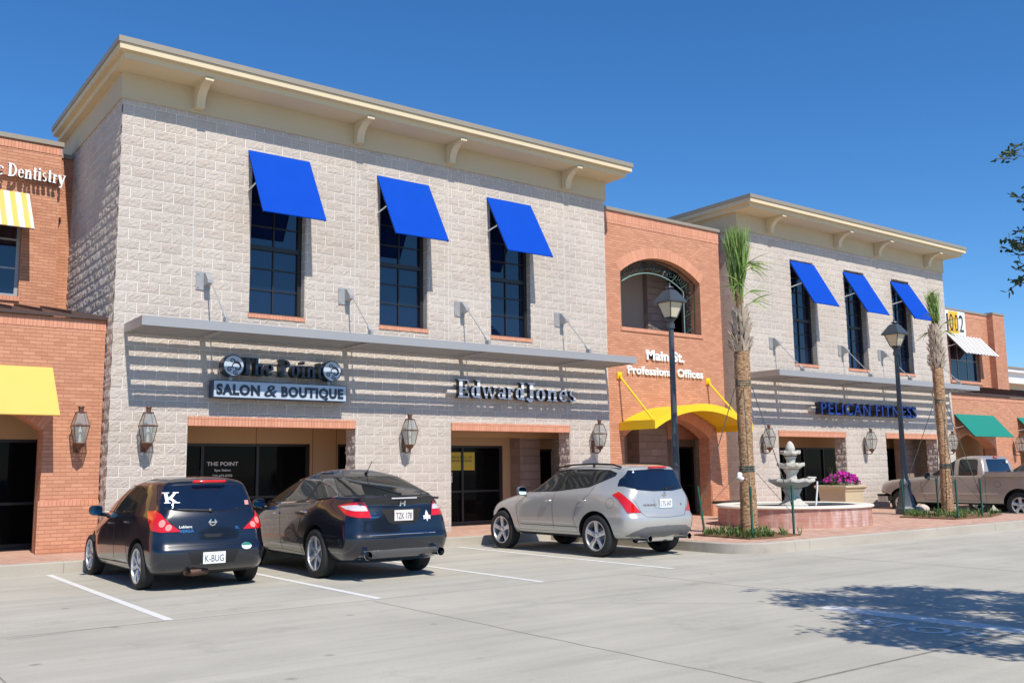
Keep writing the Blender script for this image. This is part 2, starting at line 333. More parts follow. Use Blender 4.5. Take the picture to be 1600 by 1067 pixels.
def panel(bm,outer,holes,y0,y1,mi=0,axis='y'):
    """vertical slab with polygonal holes; 2D coords (x,z) for axis y, (y,z) for x, (x,y) for z"""
    loops=[outer]+holes; pts=[]; edges=[]
    for lp in loops:
        s=len(pts); pts+=[Vector(p) for p in lp]; n=len(lp)
        edges+=[(s+i,s+(i+1)%n) for i in range(n)]
    r=geometry.delaunay_2d_cdt(pts,edges,[],0,1e-5)
    V,F=r[0],r[2]
    def P(p,t): return {'y':(p[0],t,p[1]),'x':(t,p[0],p[1]),'z':(p[0],p[1],t)}[axis]
    a=[bm.verts.new(P(v,y0)) for v in V]; b=[bm.verts.new(P(v,y1)) for v in V]
    cnt={}
    for f in F:
        c=sum((V[i] for i in f),Vector((0,0)))/len(f)
        if not inpoly(c,outer) or any(inpoly(c,h) for h in holes): continue
        q=bm.faces.new([a[i] for i in f]); q.material_index=mi
        q=bm.faces.new([b[i] for i in reversed(f)]); q.material_index=mi
        for i in range(len(f)):
            e=(f[i],f[(i+1)%len(f)])
            cnt[e]=1
    for (i,j) in list(cnt):
        if (j,i) not in cnt:
            q=bm.faces.new((a[j],a[i],b[i],b[j])); q.material_index=mi
    for v in [v for v in bm.verts if not v.link_faces]: bm.verts.remove(v)
def rect(x0,x1,z0,z1): return [(x0,z0),(x1,z0),(x1,z1),(x0,z1)]
def arch(x0,x1,z0,zs,za,n=20):
    """opening with a segmental head: springs zs, apex za"""
    h=za-zs; w=(x1-x0)/2; rr=(w*w+h*h)/(2*h); cx=(x0+x1)/2; cz=za-rr; a0=math.asin(w/rr)
    return [(x0,z0),(x1,z0)]+[(cx+rr*math.sin(a0-2*a0*i/n),cz+rr*math.cos(a0-2*a0*i/n)) for i in range(n+1)]
def arcpts(x0,x1,zs,za,n=20):
    return arch(x0,x1,0,zs,za,n)[2:][::-1]
def text_bm(s,size,extrude=.02,bold=0,shear=0,spacing=1,sx=1):
    cu=bpy.data.curves.new('t','FONT'); cu.body=s; cu.size=size; cu.extrude=extrude; cu.offset=bold; cu.shear=shear; cu.space_character=spacing
    cu.resolution_u=3; cu.align_x='LEFT'
    o=bpy.data.objects.new('t',cu); COL.objects.link(o)
    dg=bpy.context.evaluated_depsgraph_get(); dg.update()
    me=bpy.data.meshes.new_from_object(o.evaluated_get(dg)); bm=bmesh.new(); bm.from_mesh(me)
    bpy.data.objects.remove(o); bpy.data.meshes.remove(me); bpy.data.curves.remove(cu)
    if sx!=1: bm.transform(Matrix.Diagonal((sx,1,1,1)))
    return bm
def fit_text(s,x0,x1,z0,h,y,depth,m,name,parent,bold=0,shear=0,sp=1):
    """text on a facade (faces -y): cap height h, stretched to span x0..x1"""
    size=h/.729
    bm=text_bm(s,size,depth/2,bold*size,shear,sp)
    xs=[v.co.x for v in bm.verts]; k=(x1-x0)/(max(xs)-min(xs))
    for v in bm.verts: v.co=Vector((x0+(v.co.x-min(xs))*k, y-v.co.z-depth/2, z0+v.co.y))
    return obj(name,bm,m,parent)
# stroke glyphs with serifs (unit cap height 1, x-height .68)
def E_(cx,cy,rx,ry,a0=0,a1=360,tx=.17,ty=.07): return ('E',cx,cy,rx,ry,a0,a1,tx,ty)
S=.055
GL={
'E':(.72,[('R',.08,0,.27,1),('R',0,0,.66,S*1.3),('R',0,1-S*1.3,.64,1),('R',.27,.47,.48,.47+S*1.3),('R',.44,.38,.50,.62),('R',.59,0,.66,.26),('R',.57,.76,.64,1)]),
'J':(.50,[('R',.2,.1,.39,1),('R',.08,1-S*1.3,.5,1),E_(.215,.08,.175,.2,180,360,.17,.08),('R',0,.0,.12,.14)]),
'D':(.82,[('R',.08,0,.27,1),('R',0,0,.3,S*1.3),('R',0,1-S*1.3,.3,1),E_(.27,.5,.5,.5,-90,90,.19,.08)]),
'T':(.78,[('R',.29,0,.48,1),('R',.18,0,.59,S*1.3),('R',0,1-S*1.4,.77,1),('R',0,.74,.06,1),('R',.71,.74,.77,1)]),
'P':(.72,[('R',.08,0,.27,1),('R',0,0,.38,S*1.3),('R',0,1-S*1.3,.3,1),E_(.27,.74,.4,.26,-90,90,.18,.08)]),
'd':(.62,[('R',.40,0,.56,1),('R',.30,1-S,.56,1),('R',.5,0,.64,S),E_(.27,.34,.25,.34)]),
'w':(.92,[('L',.08,.66,.28,0,.17),('L',.44,.66,.28,0,.07),('L',.44,.66,.64,0,.17),('L',.84,.66,.66,0,.07),('R',0,.62,.26,.68),('R',.70,.62,.94,.68)]),
'a':(.56,[('R',.36,0,.50,.5),E_(.28,.46,.22,.22,0,160,.14,.07),E_(.22,.2,.2,.2,0,360,.13,.06),('R',.44,0,.58,S)]),
'r':(.48,[('R',.08,0,.23,.67),('R',0,0,.34,S),('R',0,.62,.2,.68),E_(.28,.46,.17,.21,10,120,.1,.1)]),
'o':(.60,[E_(.28,.34,.27,.35)]),
'n':(.68,[('R',.07,0,.22,.67),('R',0,0,.29,S),('R',0,.62,.2,.68),('R',.42,0,.57,.45),('R',.35,0,.64,S),E_(.36,.44,.21,.25,0,150,.15,.15)]),
'm':(1.0,[('R',.07,0,.22,.67),('R',0,0,.29,S),('R',.42,0,.57,.45),('R',.77,0,.92,.45),E_(.36,.44,.21,.25,0,150,.15,.15),E_(.71,.44,.21,.25,0,150,.15,.15)]),
'h':(.68,[('R',.07,0,.22,1),('R',0,0,.29,S),('R',0,1-S,.2,1),('R',.42,0,.57,.45),('R',.35,0,.64,S),E_(.36,.44,.21,.25,0,150,.15,.15)]),
'e':(.56,[E_(.27,.34,.26,.34,0,320,.15,.07),('R',.1,.34,.52,.34+S)]),
's':(.48,[E_(.23,.5,.19,.18,40,270,.13,.07),E_(.23,.18,.2,.18,-150,90,.13,.07)]),
't':(.40,[('R',.1,.06,.25,.92),('R',0,.62,.38,.68),E_(.25,.1,.13,.1,180,330,.1,.06)]),
'i':(.34,[('R',.08,0,.23,.67),('R',0,0,.32,S),('R',0,.62,.2,.68),('R',.07,.8,.23,.96)]),
'y':(.64,[('L',.09,.66,.32,.0,.16),('L',.58,.66,.24,-.3,.07),('R',0,.62,.25,.68),('R',.44,.62,.66,.68),('R',.1,-.3,.26,-.22)]),
'c':(.54,[E_(.28,.34,.26,.34,45,320,.15,.07),('R',.38,.46,.5,.6)]),
' ':(.3,[]),
}
def serif_text(s,x0,x1,z0,h,y,depth,m,name,parent,space=.05,fat=1.0):
    tot=sum(GL[c][0]+space for c in s)-space; k=(x1-x0)/tot
    bm=B(); x=x0; j=0; bm.faces.ensure_lookup_table()
    for c in s:
        w,prs=GL[c]
        for pr in prs:
            j+=1; yf=y-depth-.0006*(j%7)
            if pr[0]=='R':
                _,a,b_,c_,d=pr
                if c_-a<.25: a-=.018*(fat-.5); c_+=.018*(fat-.5)
                prism(bm,rect(x+a*k,x+c_*k,z0+b_*h,z0+d*h),'y',yf,y)
            elif pr[0]=='L':
                _,a,b_,c_,d,t=pr; t*=.5*fat
                prism(bm,[(x+(a-t)*k,z0+b_*h),(x+(c_-t)*k,z0+d*h),(x+(c_+t)*k,z0+d*h),(x+(a+t)*k,z0+b_*h)],'y',yf,y)
            else:
                _,cx,cy,rx,ry,a0,a1,tx,ty=pr; n=max(4,int(abs(a1-a0)/24)); pts=[]
                for i in range(n+1):
                    a=R(a0+(a1-a0)*i/n); pts.append((cx+rx*math.cos(a),cy+ry*math.sin(a),cx+(rx-tx)*math.cos(a),cy+(ry-ty)*math.sin(a)))
                for p,q in zip(pts,pts[1:]):
                    prism(bm,[(x+p[0]*k,z0+p[1]*h),(x+q[0]*k,z0+q[1]*h),(x+q[2]*k,z0+q[3]*h),(x+p[2]*k,z0+p[3]*h)],'y',yf,y)
        x+=(w+space)*k
    bm.normal_update()
    for f in bm.faces:
        c=f.calc_center_median()
        f.material_index=1 if (abs(f.normal.y)>.9 and c.y<y-depth*.8) else 0
    return obj(name,bm,[M['returns'],m] if m is not M['blackgloss'] else [M['black'],m],parent)

from mathutils import noise
def splitface(bm,u0,u1,z0,z1,holes,plane,axis='y',sgn=-1,fixed=(),cell=.0508,amp=1):
    """rough split-face block skin: displaced grid whose joints lie back on the wall plane"""
    def lines(a,b,org,extra):
        L_=[a]; k=math.ceil((a-org)/cell+.3)
        while org+k*cell<b-.3*cell: L_.append(org+k*cell); k+=1
        L_.append(b)
        for e in extra:
            if a<e<b: i=min(range(len(L_)),key=lambda q:abs(L_[q]-e)); L_[i]=e
        return L_
    U=lines(u0,u1,0,fixed); Z=lines(z0,z1,ROWZ,())
    def disp(u,z):
        r=math.floor((z-(ROWZ%.4064))/.2032+1e-4); v=(z-(ROWZ%.4064))-r*.2032; ph=.2032 if r%2 else 0
        w=(u-ph)%.4064; m=.012
        if v<m or v>.2032-m or w<m or w>.4064-m or any(abs(u-f)<.03 for f in fixed): return .002
        b=math.floor((u-ph)/.4064); q=Vector((b*3.1,r*1.7,0))
        d=.008+.009*noise.noise(Vector((u*17,z*21,b+r*2.3)))+.007*noise.noise(Vector((u*31,z*37,3)))+.003*noise.noise(q)
        return max(.0025,d*amp+(amp-1)*.014*noise.noise(Vector((u*29,z*33,7))))
    G={}
    for i,u in enumerate(U):
        for j,z in enumerate(Z):
            d=plane+sgn*disp(u,z); G[i,j]=bm.verts.new((u,d,z) if axis=='y' else (d,u,z))
    for i in range(len(U)-1):
        for j in range(len(Z)-1):
            c=((U[i]+U[i+1])/2,(Z[j]+Z[j+1])/2)
            if any(a<c[0]<b and e<c[1]<f for a,b,e,f in holes): continue
            vs=[G[i,j],G[i+1,j],G[i+1,j+1],G[i,j+1]]
            if (axis=='x')==(sgn<0): vs=vs[::-1]
            bm.faces.new(vs)
    for v in [v for v in bm.verts if not v.link_faces]: bm.verts.remove(v)
# ---------------------------------------------------------------- camera, sun, sky
def setup():
    yaw,pitch,roll,f=0.9271755660503327,0.13528458118897282,-0.012616353142274004,1483.5221975
    fw=Vector((math.cos(yaw)*math.cos(pitch),math.sin(yaw)*math.cos(pitch),math.sin(pitch)))
    r=Vector((math.sin(yaw),-math.cos(yaw),0)); u=r.cross(fw)
    c,s=math.cos(roll),math.sin(roll); r,u=c*r+s*u,-s*r+c*u
    cam=bpy.data.cameras.new('camera'); o=bpy.data.objects.new('camera',cam); COL.objects.link(o)
    m=Matrix((r,u,-fw)).transposed().to_4x4(); m.translation=Vector((-4.542463,-18.414065,1.54845)); o.matrix_world=m
    cam.sensor_width=36; cam.lens=f/1600*36; cam.clip_end=2000; cam.clip_start=.1
    scene.camera=o
    w=bpy.data.worlds.new('World'); scene.world=w; w.use_nodes=True; nt=w.node_tree
    sky=nt.nodes.new('ShaderNodeTexSky'); sky.sky_type='NISHITA'; sky.sun_disc=False
    d=Vector((-.125,-1,1.18)).normalized()
    sky.sun_elevation=math.asin(d.z); sky.sun_rotation=math.atan2(d.x,d.y)
    sky.altitude=0; sky.air_density=1.0; sky.dust_density=0; sky.ozone_density=10
    bg=nt.nodes['Background']; bg.inputs[1].default_value=.142
    hs=nt.nodes.new('ShaderNodeHueSaturation'); hs.inputs['Saturation'].default_value=1.13
    nt.links.new(sky.outputs[0],hs.inputs['Color']); nt.links.new(hs.outputs[0],bg.inputs[0])
    l=bpy.data.lights.new('sun','SUN'); l.energy=5.0; l.angle=R(.53); l.color=(1,.94,.85)
    lo=bpy.data.objects.new('sun',l); COL.objects.link(lo); lo.rotation_euler=d.to_track_quat('Z','Y').to_euler(); lo.location=(0,-20,30)
    vs=scene.view_settings; vs.view_transform='Standard'; vs.look='None'; vs.exposure=.05; vs.gamma=1
setup()
SW=.19   # sidewalk level
# ---------------------------------------------------------------- ground
bm=B(); box(bm,-400,500,-400,500,-.6,-.03); struct('ground',bm,M['lot'])
bm=B(); box(bm,-60,120,-90,-1.45,-.2,0); struct('parking_lot',bm,M['lot'])
def arc(cx,cy,r,a0,a1,n=10): return [(cx+r*math.cos(R(a0+(a1-a0)*i/n)),cy+r*math.sin(R(a0+(a1-a0)*i/n))) for i in range(n+1)]
def kerbline(o):
    """outer edge of the raised paving, inset o"""
    k=-1.55+o
    return [(-40,k)]+[(9.15+o-.02,k)]+arc(9.9,-6.3,.75-o,180,270)+[(14,-7.02+o),(22.2,-6.95+o)]+arc(22.2,-6.2,.75-o,-90,0)+[(22.95-o,k),(80,k)]
edge=kerbline(0); inner=kerbline(.15)
bm=B(); n=len(edge)
prof=lambda p,q:[(p,0-.1),(p,SW-.015),((p[0]*.88+q[0]*.12,p[1]*.88+q[1]*.12),SW),(q,SW),(q,-.1)]
rows=[]
for p,q in zip(edge,inner):
    rows.append([bm.verts.new((a[0],a[1],z)) for a,z in prof(p,q)])
for a,b in zip(rows,rows[1:]):
    for i in range(4): bm.faces.new((a[i],a[i+1],b[i+1],b[i]))
struct('kerb',bm,M['kerb'],smooth=30)
bm=B(); panel(bm,inner+[(80,30),(-40,30)],[],-.1,SW-.003,axis='z'); struct('brick_sidewalk',bm,M['paver'])
# kerb joints
bm=B()
for x in (-.98,2.3,5.2): box(bm,x,x+.01,-1.5515,-1.53,.005,SW-.02); box(bm,x,x+.01,-1.53,-1.405,.1,SW+.0015)
for x in (10.55,11.0,14.6,18.2,21):
    yk=-7.05+max(0,x-9.9)*.0078; box(bm,x,x+.01,yk-.0015,yk+.02,.005,SW-.02); box(bm,x,x+.01,yk+.02,yk+.145,.1,SW+.0015)
struct('kerb_joints',bm,M['jointdark'])
# painted lines
bm=B()
for x,yy in ((-1.2,-1.62),(1.36,-1.62),(3.96,-1.62),(6.57,-1.62),(-3.8,-1.62),(25.9,-1.62),(23.2,-1.62),(28.5,-1.62)):
    prism(bm,rect(x-.05,x+.05,-7.72,yy),'z',.002,.004)
box(bm,4.62,4.92,-19,-11.75,.002,.0045)
struct('painted_lines',bm,M['paint'])
bm=text_bm('STOP',.52,.0005,.006)
for v in bm.verts: v.co=Vector((4.02+v.co.y, -12.55-v.co.x, .0035+v.co.z))
struct('painted_stop_word',bm,M['paint'])
# joints in the slab and cracks
bm=B()
def seam(p,q,w=.012,wob=0,n=1):
    pts=[]
    for i in range(n+1):
        t=i/n; x=p[0]+(q[0]-p[0])*t; y=p[1]+(q[1]-p[1])*t
        if wob and 0<i<n: x+=random.uniform(-wob,wob); y+=random.uniform(-wob,wob)
        pts.append(Vector((x,y,0)))
    for a,b in zip(pts,pts[1:]):
        d=(b-a).normalized(); s=Vector((-d.y,d.x,0))*w/2
        vs=[bm.verts.new(c+Vector((0,0,.0015))) for c in (a-s,a+s,b+s,b-s)]; bm.faces.new(vs)
seam((-30,-7.78),(9,-7.78),.009,.012,120)
for x in (-3.15,1.2,5.6,9.9,14.0,18.4,22.8,27): seam((x,-7.9),(x,-13.85),.014,.01,20)
seam((1.0,-13.9),(40,-13.9),.03); seam((-30,-13.9),(1.0,-13.9),.02)
seam((-3.15,-13.9),(-3.15,-30),.02)
struct('pavement_joints',bm,M['jointdark'])
bm=B()
seam((13.9,-7.6),(10.5,-7.9),.008,.03,16); seam((2.3,-9.1),(4.9,-11.5),.006,.06,20)
seam((-2.8,-7.9),(-1.2,-7.72),.008,.02,10); seam((5.2,-9.3),(8.4,-9.9),.006,.04,18)
struct('pavement_cracks',bm,M['jointdark'])
# ---------------------------------------------------------------- block storefront buildings
def corbel(name,x,parent,zt,zb):
    # quarter-curved bracket: foot on the frieze, arm under the soffit
    pts=[(-.05,zb),(-.22,zb)]
    n=8
    for i in range(n+1):
        a=R(180-90*i/n); pts.append((-.72+.0+.50*(1+math.cos(a))-.0 if False else -.22-.42*(1-math.cos(R(90*i/n))), zb+.05+(zt-zb-.12)*math.sin(R(90*i/n))))
    pts+=[(-.70,zt-.07),(-.70,zt),(-.05,zt)]
    bm=B(); prism(bm,pts,'x',x-.085,x+.085); return obj(name,bm,M['cornice'],parent,smooth=30)
def window(parent,x0,x1,z0,z1):
    y=.22
    bm=B(); f=.05
    box(bm,x0,x0+f,y-.05,y+.05,z0,z1); box(bm,x1-f*1.6,x1,y-.05,y+.05,z0,z1)
    box(bm,x0,x1,y-.048,y+.05,z0,z0+f); box(bm,x0,x1,y-.048,y+.05,z1-f,z1)
    zm=6.22; box(bm,x0+f,x1-f*1.6,y-.05,y+.05,zm-.045,zm+.045)
    xm=(x0+x1-.03)/2
    box(bm,xm-.013,xm+.013,y-.022,y+.01,z0+f,z1-f)
    for z in (5.33,5.78,6.68,7.14,7.6): box(bm,x0+f,x1-f*1.6,y-.02,y+.012,z-.013,z+.013)
    w=obj('window',bm,M['bronze'],parent)
    bm=B(); box(bm,x0+f,x1-f*1.6,y+.012,y+.025,z0+f,z1-f); obj('pane',bm,M['glassup'],w)
    bm=B(); box(bm,x0-.02,x1+.02,-.03,.3,z0-.09,z0); obj('sill',bm,M['soldier'],w)
def storefront(name,x0,x1,joints,wins,lints,label,ztop=8.74,zc=9.60,left_open=None):
    t=root(name,((x0+x1)/2,.2,SW),label,'building')
    holes=[rect(a,b,4.79,8.12) for a,b in wins]+[]
    zl=2.49
    outer=[(x0,SW-.05)]
    for a,b in lints: outer+=[(a,SW-.05),(a,2.672),(b,2.672),(b,SW-.05)]
    outer+=[(x1,SW-.05),(x1,ztop),(x0,ztop)]
    bm=B(); panel(bm,outer,holes,0,.41); bmesh.ops.recalc_face_normals(bm,faces=bm.faces)
    splitface(bm,x0,x1,SW,ztop,[(a,b,4.79,8.12) for a,b in wins]+[(a,b,0,2.67) for a,b in lints],-.001,'y',-1,joints)
    for a,b in lints: splitface(bm,0,.41,SW,2.49,[],b-.001,'x',-1,amp=1.8)
    if x0==0: splitface(bm,0,5.0,SW,ztop,[],-.001,'x',-1,amp=2.0)
    obj_keep('wall',bm,M['block'],t)
    for a in (x0,x1-.3):
        bm=B(); box(bm,a,a+.3,.412,5.0,SW-.05,ztop-.002); obj('side_wall',bm,M['block'],t)
    for a,b in lints:
        bm=B(); box(bm,a+.002,b-.002,-.032,.30,zl,2.67)
        obj('lintel',bm,M['soldier'],t)
    for j in joints:
        bm=B(); box(bm,j-.007,j+.007,-.009,.0,2.68 if any(a-.1<j<b+.1 for a,b in lints) else SW,ztop); obj('control_joint',bm,M['joint'],t)
    for a,b in wins: window(t,a,b,4.79,8.12)
    # frieze, cornice, coping
    e=.045
    bm=B(); box(bm,x0-e,x1+e,-e,5.0+e,ztop,9.42); obj('frieze',bm,M['frieze'],t)
    bm=B()
    def ringbox(o,oy,z0,z1): box(bm,x0-o,x1+o,-oy,4.95,z0,z1)
    ringbox(.19,.70,9.26,9.38); ringbox(.30,.82,9.38,9.50)
    # soffit slopes back to the frieze
    obj('cornice',bm,M['cornice'],t)
    bm=B(); box(bm,x0-.33,x1+.33,-.85,4.98,9.50,9.61); obj('coping',bm,M['coping'],t)
    for j in joints: corbel('corbel',j,t,9.27,8.80)
    # dark interior slab between floors, ceiling of the arcade
    bm=B(); box(bm,x0+.3,x1-.3,.42,5.0,2.95,3.1); obj('arcade_ceiling',bm,M['stucco'],t)
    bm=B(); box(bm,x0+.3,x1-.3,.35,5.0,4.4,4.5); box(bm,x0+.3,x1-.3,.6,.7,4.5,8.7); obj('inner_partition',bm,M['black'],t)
    return t
A=storefront('block_storefront',0,12.42,(1.42,4.98,7.42,11.0),((2.60,3.80),(5.60,6.84),(8.64,9.88)),((1.44,5.03),(7.48,11.05)),
   'nearest split-face block building with beige cornice, three blue awnings and a long grey metal canopy')
Bb=storefront('block_storefront',17.86,29.62,(19.30,22.85,25.2,28.4),((20.38,21.57),(23.25,24.43),(26.12,27.25)),((19.38,22.83),(25.15,28.40)),
   'farther split-face block building behind the fountain and palms, with beige cornice and three blue awnings')
Bb.name='block_storefront.001'
# glazed back wall of the arcade
def backwall(parent,x0,x1,openings,y=2.0,m='brownstucco'):
    outer=[(x0,SW)]
    for a,b,h in openings: outer+=[(a,SW),(a,h),(b,h),(b,SW)]
    outer+=[(x1,SW),(x1,2.95),(x0,2.95)]
    bm=B(); panel(bm,outer,[],y,y+.15); obj('back_wall',bm,M[m],parent)
    for a,b,h in openings:
        bm=B(); f=.06; yy=y+.03
        box(bm,a,a+f,yy,yy+.1,SW,h); box(bm,b-f*1.5,b,yy,yy+.1,SW,h); box(bm,a,b,yy+.002,yy+.1,h-f,h); box(bm,a,b,yy-.02,yy+.1,SW-.05,SW+.10)
        n=max(1,round((b-a)/1.15))
        for i in range(1,n): xm=a+(b-a)*i/n; box(bm,xm-f/2,xm+f/2,yy+.001,yy+.1,SW+.1,h-f)
        box(bm,a+f,b-f,yy+.004,yy+.09,1.02,1.07)
        o=obj('shopfront',bm,M['bronze'],parent)
        bm=B(); box(bm,a+f,b-f*1.5,yy+.05,yy+.06,SW+.1,h-f); obj('shop_glass',bm,M['glassdn'],o)
backwall(A,.3,12.42,((1.2,4.92,2.22),(5.62,6.6,2.22),(7.9,10.42,2.21),(11.35,12.3,2.13)))
for x,za in ((3.62,2.22),(4.98,SW),(5.58,SW)):
    bm=B(); box(bm,x-.008,x+.008,1.996,2.0,za,2.95); obj('wall_reveal',bm,M['seam0'],A)
backwall(Bb,17.86,29.3,((20.0,25.6,2.22),(27.6,29.25,2.22)))
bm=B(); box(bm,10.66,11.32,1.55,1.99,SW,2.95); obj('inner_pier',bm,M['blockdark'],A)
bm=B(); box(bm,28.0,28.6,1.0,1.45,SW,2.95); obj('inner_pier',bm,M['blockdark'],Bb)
bm=B(); box(bm,8.0,12.42,1.50,1.56,2.40,2.95); obj('inner_beam',bm,M['brownstucco'],A)

# ---------------------------------------------------------------- middle brick building with arched loggia and entrance
t=root('brick_entrance_building',(15.1,.6,SW),'orange brick section with arched balcony and arched doorway between the two block buildings','building')
up=arch(13.34,16.56,5.43,6.98,7.52); lo=arch(13.32,16.70,SW-.05,2.42,2.98)
outer=[(12.43,SW-.05),(13.32,SW-.05)]+lo[2:][::-1][:0]
# door opening breaks the outline: outer follows it
outer=[(12.43,SW-.05)]+[(13.32,SW-.05)]+lo[2:][::-1]+[(16.70,SW-.05),(17.46,SW-.05),(17.46,8.66),(12.43,8.66)]
bm=B(); panel(bm,outer,[up],.40,.80); obj('wall',bm,M['brick'],t)
bm=B(); box(bm,17.46,17.86,.90,1.3,SW,8.55); obj('recess',bm,M['brick'],t)
bm=B(); box(bm,12.43,17.46,.388,.42,8.30,8.60); obj('soldier_band',bm,M['soldier'],t)
bm=B(); box(bm,12.43,17.50,.35,.85,8.66,8.75); box(bm,17.50,17.86,.86,1.35,8.555,8.65); obj('coping',bm,M['coping'],t)
def archband(x0,x1,zs,za,wd,y0,y1,parent,name='arch_band'):
    h=za-zs; w=(x1-x0)/2; rr=(w*w+h*h)/(2*h); cx=(x0+x1)/2; cz=za-rr; a0=math.asin(w/rr)
    bm=B(); uvl=bm.loops.layers.uv.new('UVMap'); n=30; prev=None
    for i in range(n):
        a=a0-2*a0*i/n; b=a0-2*a0*(i+1)/n
        q=[(cx+r_*math.sin(g_),cz+r_*math.cos(g_)) for r_,g_ in ((rr,a),(rr+wd,a),(rr+wd,b),(rr,b))]
        vs=[bm.verts.new((p[0],y0,p[1])) for p in q]; f=bm.faces.new(vs)
        for l,uvv in zip(f.loops,((rr*a,.05),(rr*a,.05+wd),(rr*b,.05+wd),(rr*b,.05))): l[uvl].uv=uvv
        for e in ((0,3),(1,2)):
            va,vb=vs[e[0]],vs[e[1]]
            f=bm.faces.new((va,vb,bm.verts.new((vb.co.x,y1,vb.co.z)),bm.verts.new((va.co.x,y1,va.co.z))))
            for l in f.loops: l[uvl].uv=(rr*a,l.vert.co.y)
    return obj(name,bm,M['brickuv'],parent)
archband(13.34,16.56,6.98,7.52,.30,.394,.42,t)
archband(13.32,16.70,2.42,2.98,.30,.394,.42,t)
bm=B(); box(bm,13.30,16.62,.37,.7,5.33,5.43); obj('sill',bm,M['soldier'],t)
for a,b in ((12.46,13.30),(16.72,17.46)):
    bm=B(); box(bm,a,b,.37,.41,SW,1.07); obj('base_course',bm,M['brick'],t)
# scrolled iron in the balcony arch
irn=B(); yy=.60
inner=arcpts(13.50,16.06,6.71,7.11); outr=arcpts(13.36,16.54,6.96,7.48)
tube(irn,[(13.50,yy,5.44)]+[(p[0],yy,p[1]) for p in inner]+[(16.06,yy,5.44)],.016,6)
scr=B()
tube(scr,[(13.37,yy,5.44)]+[(p[0],yy,p[1]) for p in outr]+[(16.50,yy,5.44)],.018,6)
def scroll(bm,c,r,ph,turn=1.6,s=1,tk=.011):
    pts=[]
    for i in range(22):
        k=i/21; a=ph+s*turn*2*PI*k; q=r*(1-k*.85); pts.append((c[0]+q*math.cos(a),yy,c[1]+q*math.sin(a)))
    tube(bm,pts,tk,5)
for i in range(1,20):
    a,b=inner[i],outr[i]; c=((a[0]+b[0])/2,(a[1]+b[1])/2)
    scroll(scr,c,.15,i*1.3,1.4,1 if i%2 else -1)
    if i%3==1: tube(scr,[(a[0],yy,a[1]),(b[0],yy,b[1])],.010,5)
for k in range(6):
    z=5.58+k*.24; scroll(scr,(16.28,z),.12,k*1.7,1.4,1 if k%2 else -1); scroll(scr,(13.435,z),.06,k,1.2,-1,.009)
    if k%2==0: tube(scr,[(16.06,yy,z-.12),(16.50,yy,z+.12)],.010,5)
bm=scr; o=obj('iron_scrollwork',bm,M['iron'],t,smooth=40); obj('iron_rail',irn,M['ironlight'],o,smooth=40)
# loggia room and doorway interior
bm=B(); box(bm,12.6,17.4,1.9,2.0,5.0,8.4); box(bm,12.6,12.7,.82,1.9,5.0,8.4); box(bm,17.3,17.4,.82,1.9,5.0,8.4); box(bm,12.7,17.3,.82,1.9,8.2,8.3); box(bm,12.7,17.3,.82,1.9,4.9,5.1)
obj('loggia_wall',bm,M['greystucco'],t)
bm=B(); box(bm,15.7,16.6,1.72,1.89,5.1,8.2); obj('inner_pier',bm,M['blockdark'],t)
bm=B(); box(bm,16.62,17.29,1.84,1.89,5.1,7.6); obj('balcony_door',bm,M['glassdn'],t)
bm=B(); box(bm,12.43,17.86,.82,5,2.96,3.1); obj('passage_ceiling',bm,M['stucco'],t)
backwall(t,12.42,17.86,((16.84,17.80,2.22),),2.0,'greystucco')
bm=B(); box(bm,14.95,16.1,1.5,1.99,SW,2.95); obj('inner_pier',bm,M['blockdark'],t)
bm=B(); box(bm,16.1,17.8,1.45,1.5,2.42,2.95); obj('inner_beam',bm,M['brick'],t)

# ---------------------------------------------------------------- left brick wing
t=root('brick_wing',(-4,1.5,SW),'orange brick wing at the left edge, with a yellow awning over its doorway','building')
lo=arch(-4.2,-1.02,SW-.05,2.38,2.92)
outer=[(-12,SW-.05),(-4.2,SW-.05)]+lo[2:][::-1]+[(-1.02,SW-.05),(-.03,SW-.05),(-.03,4.46),(-12,4.46)]
bm=B(); panel(bm,outer,[],.40,.85); obj('wall',bm,M['brick'],t)
archband(-4.2,-1.02,2.38,2.92,.30,.394,.42,t)
bm=B(); box(bm,-12,-.03,.39,.42,4.26,4.44); obj('soldier_band',bm,M['soldier'],t)
for a,b in ((-1.05,-.03),(-12,-4.17)):
    bm=B(); box(bm,a,b,.37,.41,SW,1.02); obj('base_course',bm,M['brick'],t)
    bm=B(); box(bm,a,b,.365,.41,1.02,1.12); obj('base_cap',bm,M['soldier'],t)
bm=B()
prism(bm,[(.32,4.46),(.32,4.52),(3.5,5.1),(3.5,5.0)],'x',-12,-.02); obj('roof',bm,M['roofmetal'],t)
bm=B()
for k in range(20): x=-.62-.5*k; prism(bm,[(.42,4.53),(.55,4.62),(3.5,5.15),(3.5,5.1)],'x',x-.012,x+.012)
obj('roof_rib',bm,M['roofmetal'],t)
win=rect(-4.0,-1.06,5.30,7.15)
bm=B(); panel(bm,rect(-12,-.36,4.6,8.69),[win],3.5,3.9); obj('upper_wall',bm,M['brick'],t)
bm=B(); box(bm,-.36,0,4.0,4.3,4.6,8.6); obj('recess',bm,M['brick'],t)
bm=B(); box(bm,-12,-.36,3.488,3.52,8.50,8.66); obj('soldier_band',bm,M['soldier'],t)
bm=B(); box(bm,-12,-.33,3.45,3.95,8.69,8.79); box(bm,-.32,-.03,3.96,4.3,8.60,8.7); obj('coping',bm,M['coping'],t)
